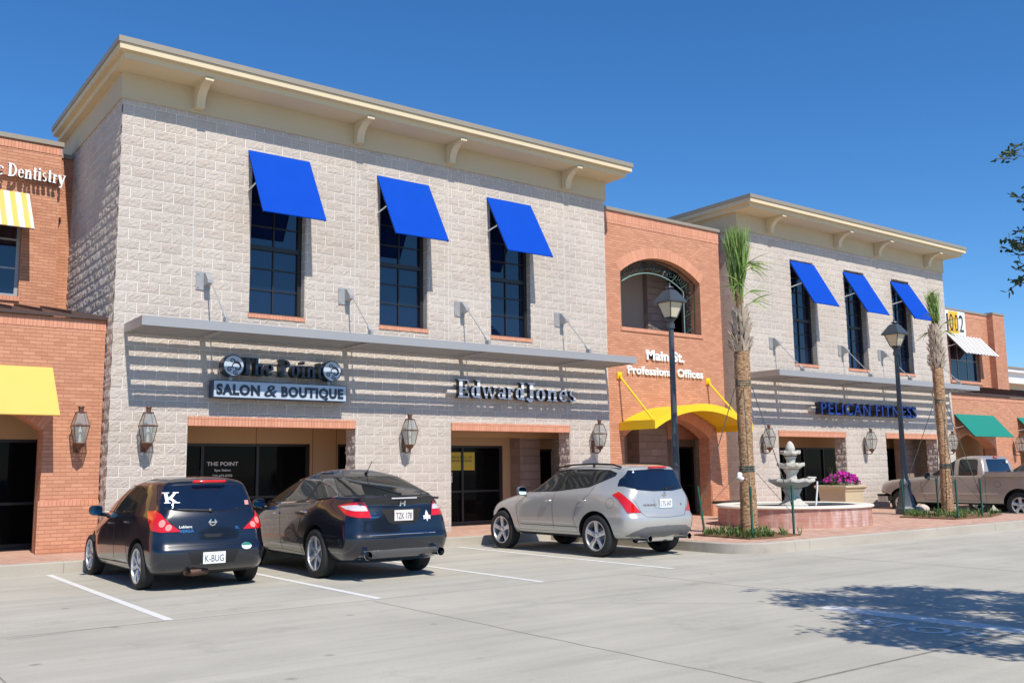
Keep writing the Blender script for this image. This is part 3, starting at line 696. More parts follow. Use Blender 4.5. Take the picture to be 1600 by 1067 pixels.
def bigwin(parent,x0,x1,z0,z1,y,cols,rows):
    bm=B(); f=.07; box(bm,x0,x0+f,y,y+.1,z0,z1); box(bm,x1-f,x1,y,y+.1,z0,z1); box(bm,x0,x1,y+.002,y+.1,z0,z0+f); box(bm,x0,x1,y+.002,y+.1,z1-f,z1)
    for i in range(1,cols): x=x0+(x1-x0)*i/cols; box(bm,x-.02,x+.02,y+.01,y+.08,z0+f,z1-f)
    for i in range(1,rows): z=z0+(z1-z0)*i/rows; box(bm,x0+f,x1-f,y+.014,y+.07,z-.02,z+.02)
    w=obj('window',bm,M['greymetal'],parent); bm=B(); box(bm,x0+f,x1-f,y+.03,y+.04,z0+f,z1-f); obj('pane',bm,M['glassup'],w)
bigwin(t,-4.0,-1.06,5.30,7.15,3.62,3,3)
bm=B(); box(bm,-4.05,-1.04,3.46,3.7,5.2,5.3); obj('sill',bm,M['soldier'],t)
backwall(t,-12,0,((-4.6,-.72,2.27),),2.0,'brownstucco')
bm=B(); box(bm,-12,0,.86,3.5,2.96,3.1); obj('passage_ceiling',bm,M['stucco'],t)
# ---------------------------------------------------------------- right brick wing
t=root('brick_wing',(35,1.5,SW),'far orange brick wing with green awnings, beyond the second block building','building'); t.name='brick_wing.001'
l1=arch(30.2,33.42,SW-.05,2.2,2.74); l2=arch(35.4,38.6,SW-.05,2.2,2.74); l3=arch(40.6,43.8,SW-.05,2.2,2.74)
outer=[(29.64,SW-.05)]
for l,(a,b) in ((l1,(30.2,33.42)),(l2,(35.4,38.6)),(l3,(40.6,43.8))): outer+=[(a,SW-.05)]+l[2:][::-1]+[(b,SW-.05)]
outer+=[(60,SW-.05),(60,4.25),(29.64,4.25)]
bm=B(); panel(bm,outer,[],.40,.85); obj('wall',bm,M['brick'],t)
for a,b in ((30.2,33.42),(35.4,38.6),(40.6,43.8)): archband(a,b,2.2,2.74,.3,.394,.42,t)
bm=B(); box(bm,29.64,60,.388,.42,4.06,4.22); obj('soldier_band',bm,M['soldier'],t)
bm=B(); prism(bm,[(.32,4.25),(.32,4.31),(3.5,5.06),(3.5,4.95)],'x',29.64,60); obj('roof',bm,M['roofmetal'],t)
bm=B()
for k in range(60): x=29.9+.5*k; prism(bm,[(.42,4.33),(.5,4.40),(3.5,5.10),(3.5,5.06)],'x',x-.015,x+.015)
obj('roof_rib',bm,M['roofmetal'],t)
bm=B(); panel(bm,rect(29.7,39.78,4.6,8.47),[rect(36.3,38.85,5.3,7.2)],3.5,3.9); obj('upper_wall',bm,M['brick'],t)
bm=B(); box(bm,39.78,40.85,3.2,8.5,4.6,8.52); obj('pilaster',bm,M['brick'],t)
bm=B(); box(bm,29.7,39.78,3.488,3.52,8.27,8.42); obj('soldier_band',bm,M['soldier'],t)
bm=B(); box(bm,29.7,39.76,3.45,3.95,8.47,8.56); box(bm,39.76,40.88,3.17,8.5,8.52,8.61); obj('coping',bm,M['coping'],t)
bigwin(t,36.3,38.85,5.3,7.2,3.62,3,2)
bm=B(); box(bm,36.2,38.95,3.46,3.7,5.18,5.3); obj('sill',bm,M['soldier'],t)
backwall(t,29.64,60,((30.4,33.3,2.24),(35.6,38.4,2.24),(40.8,43.6,2.24)),2.0,'brownstucco')
bm=B(); box(bm,29.64,60,.86,3.5,2.96,3.1); obj('passage_ceiling',bm,M['stucco'],t)
# white building far right
t=root('white_building',(75,16,0),'distant low white building with stepped cornice, showing above the brick wing at the right edge','building')
bm=B(); box(bm,58,110,14,30,0,7.2); obj('wall',bm,M['frieze'],t)
bm=B(); box(bm,57.6,110.4,13.6,30,7.2,7.5); box(bm,57.7,110.4,13.7,30,7.5,7.95); box(bm,57.4,110.6,13.4,30,7.95,8.2); obj('cornice',bm,M['white'],t)
bm=B(); box(bm,57.3,110.7,13.3,30,8.2,8.3); obj('coping',bm,M['coping'],t)

# ---------------------------------------------------------------- flat awnings
def awning(name,x0,x1,yt,zt,yb,zb,m,label,group,arms=True,frame='bronze'):
    t=root(name,((x0+x1)/2,yt,zt),label,'awning',group)
    d=Vector((0,yb-yt,zb-zt)); nrm=Vector((0,-(zb-zt),(yb-yt))).normalized()
    if nrm.z<0: nrm=-nrm
    bm=B(); th=.025
    a=Vector((0,yt-.01,zt)); b=a+d
    for (p,q) in ((a,b),):
        pr=[(p.y,p.z),(q.y,q.z),(q.y-nrm.y*th,q.z-nrm.z*th),(p.y-nrm.y*th,p.z-nrm.z*th)]
        prism(bm,pr,'x',x0,x1)
    obj('canvas',bm,m,t)
    bm=B(); tube(bm,[(x0,b.y-nrm.y*.012,b.z-nrm.z*.012),(x1,b.y-nrm.y*.012,b.z-nrm.z*.012)],.017,8); obj('hem',bm,m,t,smooth=50)
    bm=B()
    for x in (x0+.02,x1-.02): tube(bm,[(x,a.y-nrm.y*.04,a.z-nrm.z*.04),(x,b.y-nrm.y*.04,b.z-nrm.z*.04)],.014,6)
    for k in (0,.5,1):
        p=a+d*max(.02,min(.98,k)); tube(bm,[(x0+.02,p.y-nrm.y*.04,p.z-nrm.z*.04),(x1-.02,p.y-nrm.y*.04,p.z-nrm.z*.04)],.014,6)
    obj('frame',bm,M[frame],t,smooth=40)
    if arms:
        for x in (x0+.03,x1-.03):
            bm=B(); p=a+d*.52; tube(bm,[(x,yt-.005,p.z-.09),(x,p.y-nrm.y*.04,p.z-nrm.z*.04)],.016,6); obj('arm',bm,M['white'],t,smooth=40)
    return t
ga='blue canvas awnings over the upper windows'
nm=['leftmost blue awning of the nearer block building','middle blue awning of the nearer block building','rightmost blue awning of the nearer block building',
    'leftmost blue awning of the farther block building','middle blue awning of the farther block building','rightmost blue awning of the farther block building']
for i,(x0,x1,z,zb) in enumerate(((2.50,3.87,8.20,6.72),(5.51,6.88,8.20,6.70),(8.54,9.91,8.20,6.72),(20.36,21.64,8.08,6.60),(23.21,24.46,8.05,6.57),(26.04,27.27,8.03,6.60))):
    o=awning('window_awning',x0,x1,0,z,-.86,zb,M['blue'],nm[i],ga)
awning('door_awning',-4.3,-.92,.4,3.52,-.42,2.62,M['yellow'],'plain yellow awning over the doorway at the left edge',None)
awning('window_awning',-2.9,-.96,3.5,7.54,2.7,6.62,M['ystripe'],'yellow and white striped awning under the dentistry sign',None)
awning('window_awning',36.1,39.05,3.5,7.36,2.7,6.44,M['gstripe'],'grey and white striped awning below the number banner',None)
gg='green canvas awnings on the far wing'
awning('door_awning',30.47,33.45,.4,3.48,-.33,2.62,M['green'],'green awning just right of the second block building',gg)
awning('door_awning',35.4,38.4,.4,3.46,-.33,2.60,M['green'],'green awning cut by the right edge of the picture',gg)
# arched yellow entrance canopy
t=root('entrance_canopy',(15,.4,2.8),'yellow arched metal canopy over the doorway, hung from two yellow rods','canopy')
x0,x1=13.17,17.0; topc=arcpts(x0,x1,2.77,3.28,24); botc=arcpts(x0,x1,2.58,3.09,24)
bm=B()
prism(bm,[(p[0],p[1]) for p in topc]+[(p[0],p[1]-.03) for p in topc[::-1]],'y',-.90,.39)
obj('canopy_sheet',bm,M['yellowmetal'],t,smooth=50)
bm=B(); prism(bm,[(p[0],p[1]+.006) for p in topc]+[(p[0],p[1]) for p in botc[::-1]],'y',-.95,-.90)
box(bm,x0-.03,x0,-.95,.39,2.585,2.80); box(bm,x1,x1+.03,-.95,.39,2.585,2.80)
obj('valance',bm,M['yellowmetal'],t,smooth=50)
for a,b in (((13.18,.36,4.05),(13.24,-.80,2.82)),((16.72,.36,4.05),(16.78,-.80,2.84))):
    bm=B(); tube(bm,[a,b],.028,8); o=obj('rod',bm,M['yellowmetal'],t,smooth=40)
    bm=B(); box(bm,a[0]-.08,a[0]+.08,.355,.40,a[2]-.06,a[2]+.12); tube(bm,[(a[0],.4,a[2]+.03),(a[0],.30,a[2]+.0)],.05,8); obj('wall_plate',bm,M['yellowmetal'],o)

# ---------------------------------------------------------------- louvred grey canopies
def canopy(x0,x1,rods,label,name='metal_canopy'):
    t=root(name,((x0+x1)/2,0,4.3),label,'canopy','grey metal canopies')
    zt,zb,Y=4.37,4.20,-1.176
    bm=B(); box(bm,x0,x1,Y,Y+.05,zb,zt); box(bm,x0,x0+.05,Y+.05,-.0,zb,zt-.002); box(bm,x1-.05,x1,Y+.05,-.0,zb,zt-.002); box(bm,x0+.05,x1-.05,-.05,-.005,zb,zt-.004)
    obj('frame',bm,M['greymetal'],t)
    gaps=[-.128,-.355,-.58,-.81,-1.03]; g=.047
    ed=[-.05]+[v for q in gaps for v in (q+g,q-g)]+[Y+.05]
    for i in range(0,len(ed),2):
        a,b=ed[i],ed[i+1]
        bm=B(); prism(bm,[(a,4.245),(a,4.207),(a-.010,4.207),(a-.014,4.225),(b,4.225),(b,4.245)],'x',x0+.05,x1-.05)
        obj('louvre',bm,M['greymetal'],t)
    for x in rods: bm=B(); box(bm,x-.05,x+.05,Y+.052,-.052,4.185,4.33); obj('crossbar',bm,M['greymetal'],t)
    for x in rods:
        bm=B(); tube(bm,[(x+.07,-.20,5.33),(x+.12,-.95,4.50)],.013,6); tube(bm,[(x+.117,-.88,4.575),(x+.122,-.97,4.475)],.04,8,r2=.03); box(bm,x+.09,x+.15,-1.04,-.90,4.37,4.49)
        o=obj('tie_rod',bm,M['greymetal'],t,smooth=40)
        bm=B(); box(bm,x-.16,x+.12,-.03,0,5.16,5.52)
        prism(bm,[(-.03,5.50),(-.12,5.48),(-.27,5.33),(-.27,5.27),(-.20,5.26),(-.03,5.22)],'x',x-.01,x+.10)
        for zz in (5.21,5.47):
            for xx in (x-.12,): tube(bm,[(xx,-.03,zz),(xx,-.045,zz)],.016,6)
        obj('wall_plate',bm,M['greymetal'],o)
    return t
canopy(.19,12.34,(1.66,4.74,7.74,10.78),'long grey louvred metal canopy across the nearer block building')
canopy(18.05,29.45,(19.30,22.85,25.15,28.3),'long grey louvred metal canopy across the farther block building','metal_canopy.001')

# ---------------------------------------------------------------- gas style wall lanterns
def lantern():
    t=root('wall_lantern',(0,0,0),'x','wall lantern','copper wall lanterns')
    y=-.28; n=4; ph=PI/4
    def sq(r,z): return [Vector((r*math.cos(ph+k*PI/2)*1.414/1,y+r*math.sin(ph+k*PI/2)*1.414,z)) for k in range(4)]
    lv=[(.08,-.27),(.135,.05),(.128,.07),(.07,.29)]
    bars=B()
    for (ra,za),(rb,zb) in ((lv[0],lv[1]),(lv[2],lv[3])):
        for a,b in zip(sq(ra,za),sq(rb,zb)): tube(bars,[a,b],.008,5)
    for r_,z in (lv[0],lv[1],lv[3]):
        s=sq(r_,z)
        for k in range(4): tube(bars,[s[k],s[(k+1)%4]],.011 if z>0 else .008,5)
    lathe(bars,[(0.001,.40),(.055,.40),(.06,.38),(.045,.37),(.045,.30),(.10,.29),(.001,.285)],(0,y),12)
    lathe(bars,[(0.001,-.27),(.09,-.28),(.07,-.33),(.03,-.36),(.02,-.41),(.001,-.42)],(0,y),12)
    obj('cage',bars,M['copper'],t,world=False,smooth=40)
    gl=B()
    for (ra,za),(rb,zb) in ((lv[0],lv[1]),(lv[2],lv[3])):
        a,b=sq(ra*.97,za),sq(rb*.97,zb)
        for k in range(4): gl.faces.new([gl.verts.new(p) for p in (a[k],a[(k+1)%4],b[(k+1)%4],b[k])])
    obj('glass',gl,M['clearglass'],t,world=False)
    bm=B(); box(bm,-.05,.05,-.02,0,-.42,-.12); tube(bm,[(0,-.01,-.38),(0,-.12,-.44),(0,-.22,-.43),(0,y,-.40)],.014,6)
    for s_ in (-.06,.06): tube(bm,[(0,-.01,-.2),(s_,-.1,-.30),(s_*.5,y+.03,-.33)],.008,5)
    obj('bracket',bm,M['copper'],t,world=False,smooth=40)
    bm=B(); lathe(bm,[(.001,-.26),(.03,-.25),(.02,-.1),(.035,-.05),(.001,.05)],(0,y),10); obj('burner',bm,M['white'],t,world=False,smooth=40)
    return t
lan=lantern()
spots=[(.62,0,2.41,'copper lantern on the block pier left of the salon entrance'),(6.22,0,2.41,'copper lantern on the block pier between the two shop openings, behind the dark hatchbacks'),
 (11.82,0,2.41,'copper lantern on the block pier just left of the yellow arched canopy'),(18.58,0,2.41,'copper lantern on the block pier just right of the near palm'),
 (23.85,0,2.38,'copper lantern on the middle pier of the farther block building'),(29.0,0,2.38,'copper lantern at the right end of the farther block building'),
 (-.46,.4,2.41,'copper lantern on the orange brick pier at the far left'),(34.9,.4,2.35,'copper lantern on the far orange brick wing between the green awnings')]
for i,(x,y,z,lb) in enumerate(spots):
    o=lan if i==0 else copy_tree(lan)
    o.location=(x,y,z); o['label']=lb

# ---------------------------------------------------------------- signs
def rw(x0,x1,y0,y1,z0,z1,name,parent,m='raceway'):
    bm=B(); box(bm,x0,x1,y0,y1,z0,z1); return obj(name,bm,M[m],parent)
t=root('salon_script_sign',(3.2,0,3.6),'dark raised letters reading The Point between two round swirl discs','sign')
rw(2.0,4.42,-.10,-.003,3.55,3.75,'raceway',t)
serif_text('The Point',2.36,4.10,3.50,.34,-.12,.2,M['blackgloss'],'lettering',t,fat=1.3)
for cx in (2.19,4.30):
    bm=B(); lathe(bm,[(.001,-.10),(.215,-.10),(.215,-.34),(.001,-.34)],(0,0),28)
    bm.transform(Matrix.Translation((cx,0,3.66))@Matrix.Rotation(PI/2,4,'X')@Matrix.Scale(-1,4,(0,0,1)))
    o=obj('disc',bm,M['blackgloss'],t,smooth=40)
    bm=B(); lathe(bm,[(.001,0),(.195,0),(.195,.006),(.001,.006)],(0,0),28); bm.transform(Matrix.Translation((cx,-.34,3.66))@Matrix.Rotation(PI/2,4,'X'))
    f=obj('disc_face',bm,M['signsilver'],o)
    bm=B()
    def sw(c,r,a0,turn,s,tk):
        pts=[]
        for i in range(18): k=i/17; a=R(a0)+s*turn*2*PI*k; q=r*(1-.8*k); pts.append((cx+c[0]+q*math.cos(a),-.349,3.66+c[1]+q*math.sin(a)))
        tube(bm,pts,tk*1.5,5,r2=tk*.9)
    sw((-.035,.095),.055,-60,1.2,1,.008); sw((.06,-.03),.11,120,.8,-1,.014); sw((-.08,-.075),.055,40,1.3,1,.008); sw((.03,-.13),.05,0,1.2,-1,.008)
    tube(bm,[(cx-.01,-.349,3.66+.05),(cx-.03,-.349,3.66+.0),(cx-.01,-.349,3.66-.05)],.01,5)
    obj('swirl',bm,M['blackgloss'],f)
    bm=B(); box(bm,cx-.03,cx+.03,-.2,-.16,3.37,3.46); obj('post',bm,M['signsilver'],o)
t=root('salon_panel_sign',(3.23,0,3.2),'long pale box sign reading SALON & BOUTIQUE','sign')
bm=B(); box(bm,1.81,4.66,-.30,-.05,3.03,3.37); obj('cabinet',bm,M['inkblue'],t)
bm=B(); box(bm,1.825,4.645,-.304,-.30,3.045,3.355); obj('face',bm,M['signsilver'],t)
fit_text('SALON',1.87,2.75,3.10,.195,-.304,.012,M['blackgloss'],'lettering',t,bold=.05,sp=1.12)
fit_text('BOUTIQUE',3.20,4.58,3.10,.195,-.304,.012,M['blackgloss'],'lettering',t,bold=.05,sp=1.12)
fit_text('&',2.84,3.11,3.085,.24,-.304,.012,M['blackgloss'],'lettering',t,bold=.012,shear=.2)
t=root('bank_letter_sign',(9.3,0,3.4),'raised white serif letters reading Edward Jones on the nearer block building','sign')
rw(7.32,11.0,-.10,-.003,3.30,3.42,'raceway',t)
serif_text('Edward',7.53,9.47,3.24,.42,-.10,.13,M['signwhite'],'lettering',t,fat=.7)
serif_text('Jones',9.52,11.12,3.24,.42,-.10,.13,M['signwhite'],'lettering',t,fat=.7)
t=root('office_letter_sign',(15,.4,4.4),'white raised letters reading Main St. Professional Offices on the orange brick','sign')
fit_text('Main St.',14.22,15.73,4.58,.28,.395,.05,M['white'],'lettering',t,bold=.032,sp=1.05)
fit_text('Professional Offices',13.48,16.5,4.15,.23,.395,.05,M['white'],'lettering',t,bold=.03,sp=1.06)
t=root('fitness_letter_sign',(24,0,3.4),'blue raised capitals reading PELICAN FITNESS on the farther block building','sign')
rw(20.9,26.5,-.14,-.003,3.28,3.44,'raceway',t)
for s_,a,b in (('PELICAN',21.12,23.80),('FITNESS',24.12,26.6)):
    o=fit_text(s_,a,b,3.20,.40,-.12,.22,M['blackgloss'],'lettering',t,bold=.015,sp=1.15)
    fit_text(s_,a+.004,b-.004,3.204,.392,-.347,.006,M['signblue'],'letter_face',o,bold=.008,sp=1.15)
t=root('dentistry_letter_sign',(-1.2,3.5,7.9),'white raised serif letters ending in Dentistry at the top left','sign')
rw(-3.2,-.4,3.40,3.47,7.86,7.92,'raceway',t,'brick')
serif_text('Dentistry',-1.42,-.31,7.80,.29,3.36,.08,M['white'],'lettering',t,space=.04,fat=1.8)
serif_text('c',-1.62,-1.50,7.80,.30,3.36,.08,M['white'],'lettering',t)
t=root('number_banner',(36.9,3.5,7.9),'white and orange banner with the number 1002 above the grey striped awning','banner')
bm=B(); box(bm,36.0,37.76,3.47,3.49,7.36,8.46); obj('cloth',bm,M['white'],t)
bm=B(); box(bm,36.32,37.12,3.462,3.468,7.42,8.42); obj('orange_panel',bm,M['orange'],t)
for s_,a,b,m_ in (('1',36.14,36.27,'black'),('0',36.38,36.70,'black'),('0',36.82,37.12,'black'),('2',37.22,37.58,'black')):
    fit_text(s_,a,b,7.52,.82,3.461,.006,M[m_],'numeral',t,bold=.0)
# shop door lettering, notices
for s_,a,b,z,h in (('THE POINT',2.55,3.25,1.74,.085),('Spa Salon',2.72,3.08,1.62,.05),('225-673-8370',2.68,3.12,1.50,.05),('Full Service Salon',2.6,3.2,1.40,.055),('Boutique',2.75,3.05,1.30,.05)):
    fit_text(s_,a,b,z,h,2.07,.003,M['signwhite'],'door_lettering',[c for c in A.children if c.name.startswith('shopfront')][0],bold=.012)
t=root('window_poster',(9.2,2.05,1.85),'yellow poster on the dark glass door between the two block piers','poster')
bm=B(); box(bm,8.75,9.55,2.055,2.07,1.58,2.04); obj('sheet',bm,M['poster'],t)
fit_text('LIFE IS FULL OF',8.80,9.46,1.88,.06,2.055,.002,M['black'],'lettering',t,bold=.01); fit_text('OPPORTUNITIES',8.80,9.46,1.79,.06,2.055,.002,M['black'],'lettering',t,bold=.01)
bm=B(); box(bm,9.28,9.50,2.05,2.053,1.61,1.65); obj('logo_strip',bm,M['orange'],t)
t=root('window_notice',(8.75,2.05,1.4),'small white paper notice taped low on the dark glass door','notice')
bm=B(); box(bm,8.62,8.86,2.055,2.07,1.27,1.53); obj('sheet',bm,M['white'],t)
bm=B(); box(bm,8.63,8.85,2.05,2.054,1.45,1.51); obj('heading',bm,M['darkred'],t)
# ---------------------------------------------------------------- street lamps
def street_lamp(x,y,label):
    t=root('street_lamp',(x,y,SW),label,'street lamp','street lamps on the brick paving')
    bm=B(); lathe(bm,[(.30,0),(.30,.16),(.27,.20),(.255,.24),(.15,.72),(.15,.80),(.165,.84),(.15,.90),(.10,1.0),(.085,1.3)],(0,0),8,ph=PI/8)
    obj('base',bm,M['lamppost'],t,world=False,smooth=20)
    bm=B(); tube(bm,[(0,0,1.25),(0,0,2.6),(0,0,4.66)],.082,16,r2=.058); lathe(bm,[(.085,4.55),(.085,4.66),(.06,4.66),(.075,4.72),(.12,4.77),(.04,4.80),(.001,4.80)],(0,0),16)
    obj('pole',bm,M['lamppost'],t,world=False,smooth=40)
    ph=PI/4; z0,z1=4.80,5.15; r0,r1=.145,.30
    q=lambda r,z:[Vector((r*math.cos(ph+k*PI/2),r*math.sin(ph+k*PI/2),z)) for k in range(4)]
    bm=B()
    for a,b in zip(q(r0,z0),q(r1,z1)): tube(bm,[a,b],.013,5)
    for r,z in ((r0,z0),(r1,z1)):
        s=q(r,z)
        for k in range(4): tube(bm,[s[k],s[(k+1)%4]],.014,5)
    h=obj('lantern_frame',bm,M['lamppost'],t,world=False,smooth=40)
    bm=B(); a,b=q(r0*.96,z0),q(r1*.96,z1)
    for k in range(4): bm.faces.new([bm.verts.new(p) for p in (a[k],a[(k+1)%4],b[(k+1)%4],b[k])])
    obj('glass',bm,M['lanternglass'],h,world=False)
    bm=B(); lathe(bm,[(.001,5.15),(.38,5.14),(.395,5.155),(.385,5.175),(.17,5.42),(.13,5.44),(.13,5.455),(.001,5.455)],(0,0),4,ph=ph)
    lathe(bm,[(.05,5.45),(.045,5.48),(.10,5.50),(.09,5.52),(.03,5.53),(.022,5.56),(.035,5.58),(.001,5.63)],(0,0),10)
    obj('lantern_roof',bm,M['lamppost'],t,world=False,smooth=20)
    return t
street_lamp(11.35,-3.33,'dark street lamp rising behind the silver SUV, before the orange brick section')
street_lamp(20.84,-3.18,'dark street lamp with cream glass lantern beside the pewter pickup truck')
# ---------------------------------------------------------------- palms
def palm(x,y,H,rt,zb,zf,fw,label,seed,green):
    """H top of fronds, rt trunk radius, zb start of boots, zf start of fronds"""
    rnd=random.Random(seed)
    t=root('palm_tree',(x,y,SW),label,'palm tree','staked palms on the brick paving')
    bm=B(); prof=[]
    nz=60
    for i in range(nz+1):
        z=i/nz*(zb+.2); r=rt*(1.22-.22*min(1,z/1.3)) if z<1.3 else rt*(1-.06*math.sin(z*1.3)); prof.append((r*(1+.015*math.sin(z*17))*(1+rnd.uniform(-.02,.02)),z))
    rg=lathe(bm,prof,(0,0),28)
    for ring in rg:
        for v in ring: v.co.x*=1+rnd.uniform(-.045,.045); v.co.y*=1+rnd.uniform(-.045,.045)
    obj('trunk',bm,M['trunk'],t,world=False,smooth=60)
    bm=B(); lathe(bm,[(rt*.95,zb),(rt*1.0,zb+.3),(rt*.75,zf),(rt*.4,zf+.6),(.03,zf+1.2)],(0,0),18)
    # leaf bases: split, criss-crossed, pointing up and out
    obj('fibre_core',bm,M['mulch'],t,world=False,smooth=50); bm=B()
    k=0; z=zb
    while z<zf+.1:
        for j in range(7):
            a=j*2*PI/7+k*.45+rnd.uniform(-.12,.12); s=1-.45*max(0,(z-zb)/(zf+.35-zb)); 
            ln=rnd.uniform(.15,.25); r0=rt*(.92*s+.08); r1=r0+rnd.uniform(.04,.14)*s; w=.050
            for sgn in (-1,1):
                da=sgn*rnd.uniform(.22,.42)
                p0=Vector((r0*math.cos(a),r0*math.sin(a),z)); p1=Vector((r1*math.cos(a+da),r1*math.sin(a+da),z+ln))
                tn=Vector((-math.sin(a),math.cos(a),0))
                q=[p0-tn*w,p0+tn*w,p1+tn*w*.35,p1-tn*w*.35]; o=Vector((math.cos(a),math.sin(a),.2))*.018
                v=[bm.verts.new(c) for c in q]+[bm.verts.new(c+o) for c in q]
                for f in ((0,1,2,3),(7,6,5,4),(0,4,5,1),(1,5,6,2),(2,6,7,3),(3,7,4,0)): bm.faces.new([v[i] for i in f])
        z+=.125; k+=1
    obj('leaf_bases',bm,M['boot'],t,world=False)
    # fronds: bundles of thin folded leaflets tied upright, a few loose ones
    bm=B(); bp=B()
    def leaflet(b,p,d,ln,w,droop):
        d=d.normalized(); s=d.cross(Vector((rnd.uniform(-1,1),rnd.uniform(-1,1),.2))).normalized()*w; prev=None; pos=Vector(p); dd=d.copy()
        for i in range(6):
            k=i/5; ww=s*(1-k)**.6
            if i==5: cur=(b.verts.new(pos),)
            else: cur=(b.verts.new(pos-ww),b.verts.new(pos+ww))
            if prev:
                if len(cur)==2: b.faces.new((prev[0],prev[1],cur[1],cur[0]))
                else: b.faces.new((prev[0],prev[1],cur[0]))
            prev=cur; pos=pos+dd*ln/5; dd=(dd+Vector((0,0,-droop))).normalized()
    for i in range(green):
        a=rnd.uniform(0,2*PI); r=rt*.5*rnd.random(); tilt=rnd.gauss(0,.04)
        base=Vector((r*math.cos(a),r*math.sin(a),rnd.uniform(zf-.1,zf+.3)))
        stem_l=(H-base.z)*rnd.uniform(.35,.62); sp=fw*.22
        top=base+Vector((sp*math.cos(a)*rnd.random(),sp*math.sin(a)*rnd.random(),stem_l))
        tube(bp if i%3==0 else bm,[base,top],.016,5,r2=.008)
        n=12; h=H-top.z
        for j in range(n):
            b=a+rnd.uniform(-1.5,1.5); sprd=rnd.uniform(.02,1)*fw*.5
            tgt=Vector((sprd*math.cos(b),sprd*math.sin(b),H-rnd.uniform(0,.22)-.25*sprd)); d=tgt-top
            leaflet(bm if rnd.random()<.8 else bp,top+Vector((rnd.uniform(-.03,.03),rnd.uniform(-.03,.03),-rnd.uniform(0,.3))),d,d.length*rnd.uniform(.9,1.1),.013,.01)
    for i in range(8 if green>25 else 5):   # loose drooping fronds
        a=rnd.uniform(0,2*PI); z=rnd.uniform(zf-.1,zf+1.1); base=Vector((.08*math.cos(a),.08*math.sin(a),z)); hub=base+Vector((math.cos(a)*.20,math.sin(a)*.20,.14))
        tube(bp,[base,hub],.012,5)
        for j in range(9):
            b=a+rnd.uniform(-.8,.8); leaflet(bm if j%2 else bp,hub,Vector((math.cos(b),math.sin(b),rnd.uniform(-.7,.5))),rnd.uniform(.3,.62),.012,.12)
    obj('crown',bm,M['frond'],t,world=False); obj('pale_fronds',bp,M['frondpale'],t,world=False)
    # straps round the trunk
    for z in (1.28,3.05):
        bm=B()
        for q in range(3): lathe(bm,[(rt*1.05,z+q*.045),(rt*1.10,z+.012+q*.045),(rt*1.05,z+.03+q*.045)],(0,0),20)
        obj('strap',bm,M['strap'],t,world=False,smooth=40)
    return t
P1=(11.25,-5.42); P2=(20.75,-4.45)
palm(P1[0],P1[1],6.68,.152,3.78,4.55,.66,'nearer, taller staked palm with a tight bundle of green fronds, beside the fountain',3,40)
palm(P2[0],P2[1],6.42,.136,4.05,4.98,.50,'farther staked palm with a thin crown, in front of the pewter pickup truck',8,16)
bm=B(); tube(bm,[(P1[0]-.2,P1[1]+.02,1.42),(P1[0]-.27,P1[1]-.01,1.36),(P1[0]-.22,P1[1]-.06,1.30)],.06,8)
o=obj('plastic_bag',bm,M['signwhite'],None,loc=(P1[0]-.2,P1[1],1.4),smooth=60); props(o,'crumpled white bag caught in the strap of the nearer palm','bag')
def stake(x,y,lean,P,label,zt=3.2,zt2=1.45):
    t=root('steel_stake',(x,y,SW),label,'stake','green steel stakes guying the palms')
    bm=B(); h=1.0; d=(Vector((x,y,0))-Vector((P[0],P[1],0))).normalized()*lean
    prism(bm,[(-.022,-.02),(.022,-.02),(.022,-.012),(.004,-.012),(.004,.02),(-.004,.02),(-.004,-.012),(-.022,-.012)],'z',-.1,h)
    for v in bm.verts: v.co.x+=d.x*v.co.z; v.co.y+=d.y*v.co.z
    obj('post',bm,M['stake'],t,world=False)
    bm=B(); a=Vector((d.x*.55,d.y*.55,.55)); u=(Vector((P[0]-x,P[1]-y,0)))
    un=u.normalized()*.19
    tube(bm,[a,u-un+Vector((0,0,zt-SW))],.010,5); 
    tube(bm,[a-Vector((0,0,.12)),u-un+Vector((0,0,zt2-SW))],.006,5)
    tube(bm,[a+Vector((0,0,.03)),a-Vector((0,0,.15))],.022,6)
    obj('guy_wire',bm,M['strap'],t,world=False,smooth=40)
    return t
stake(10.36,-5.0,.12,P1,'green steel stake at the left of the nearer palm, closest to the silver SUV')
stake(10.30,-6.26,.03,P1,'green steel stake at the kerb side front of the nearer palm')
stake(11.66,-6.20,.0,P1,'green steel stake at the right of the nearer palm, in front of the fountain wall')
stake(20.43,-5.55,.02,P2,'green steel stake right of the farther palm, in front of the truck cab')
stake(19.19,-5.56,.02,P2,'green steel stake at the kerb side front of the farther palm')
stake(22.3,-3.3,.02,P2,'green steel stake behind the farther palm')
stake(20.0,-3.6,.02,P2,'green steel stake beside the lamp base, left of the farther palm')
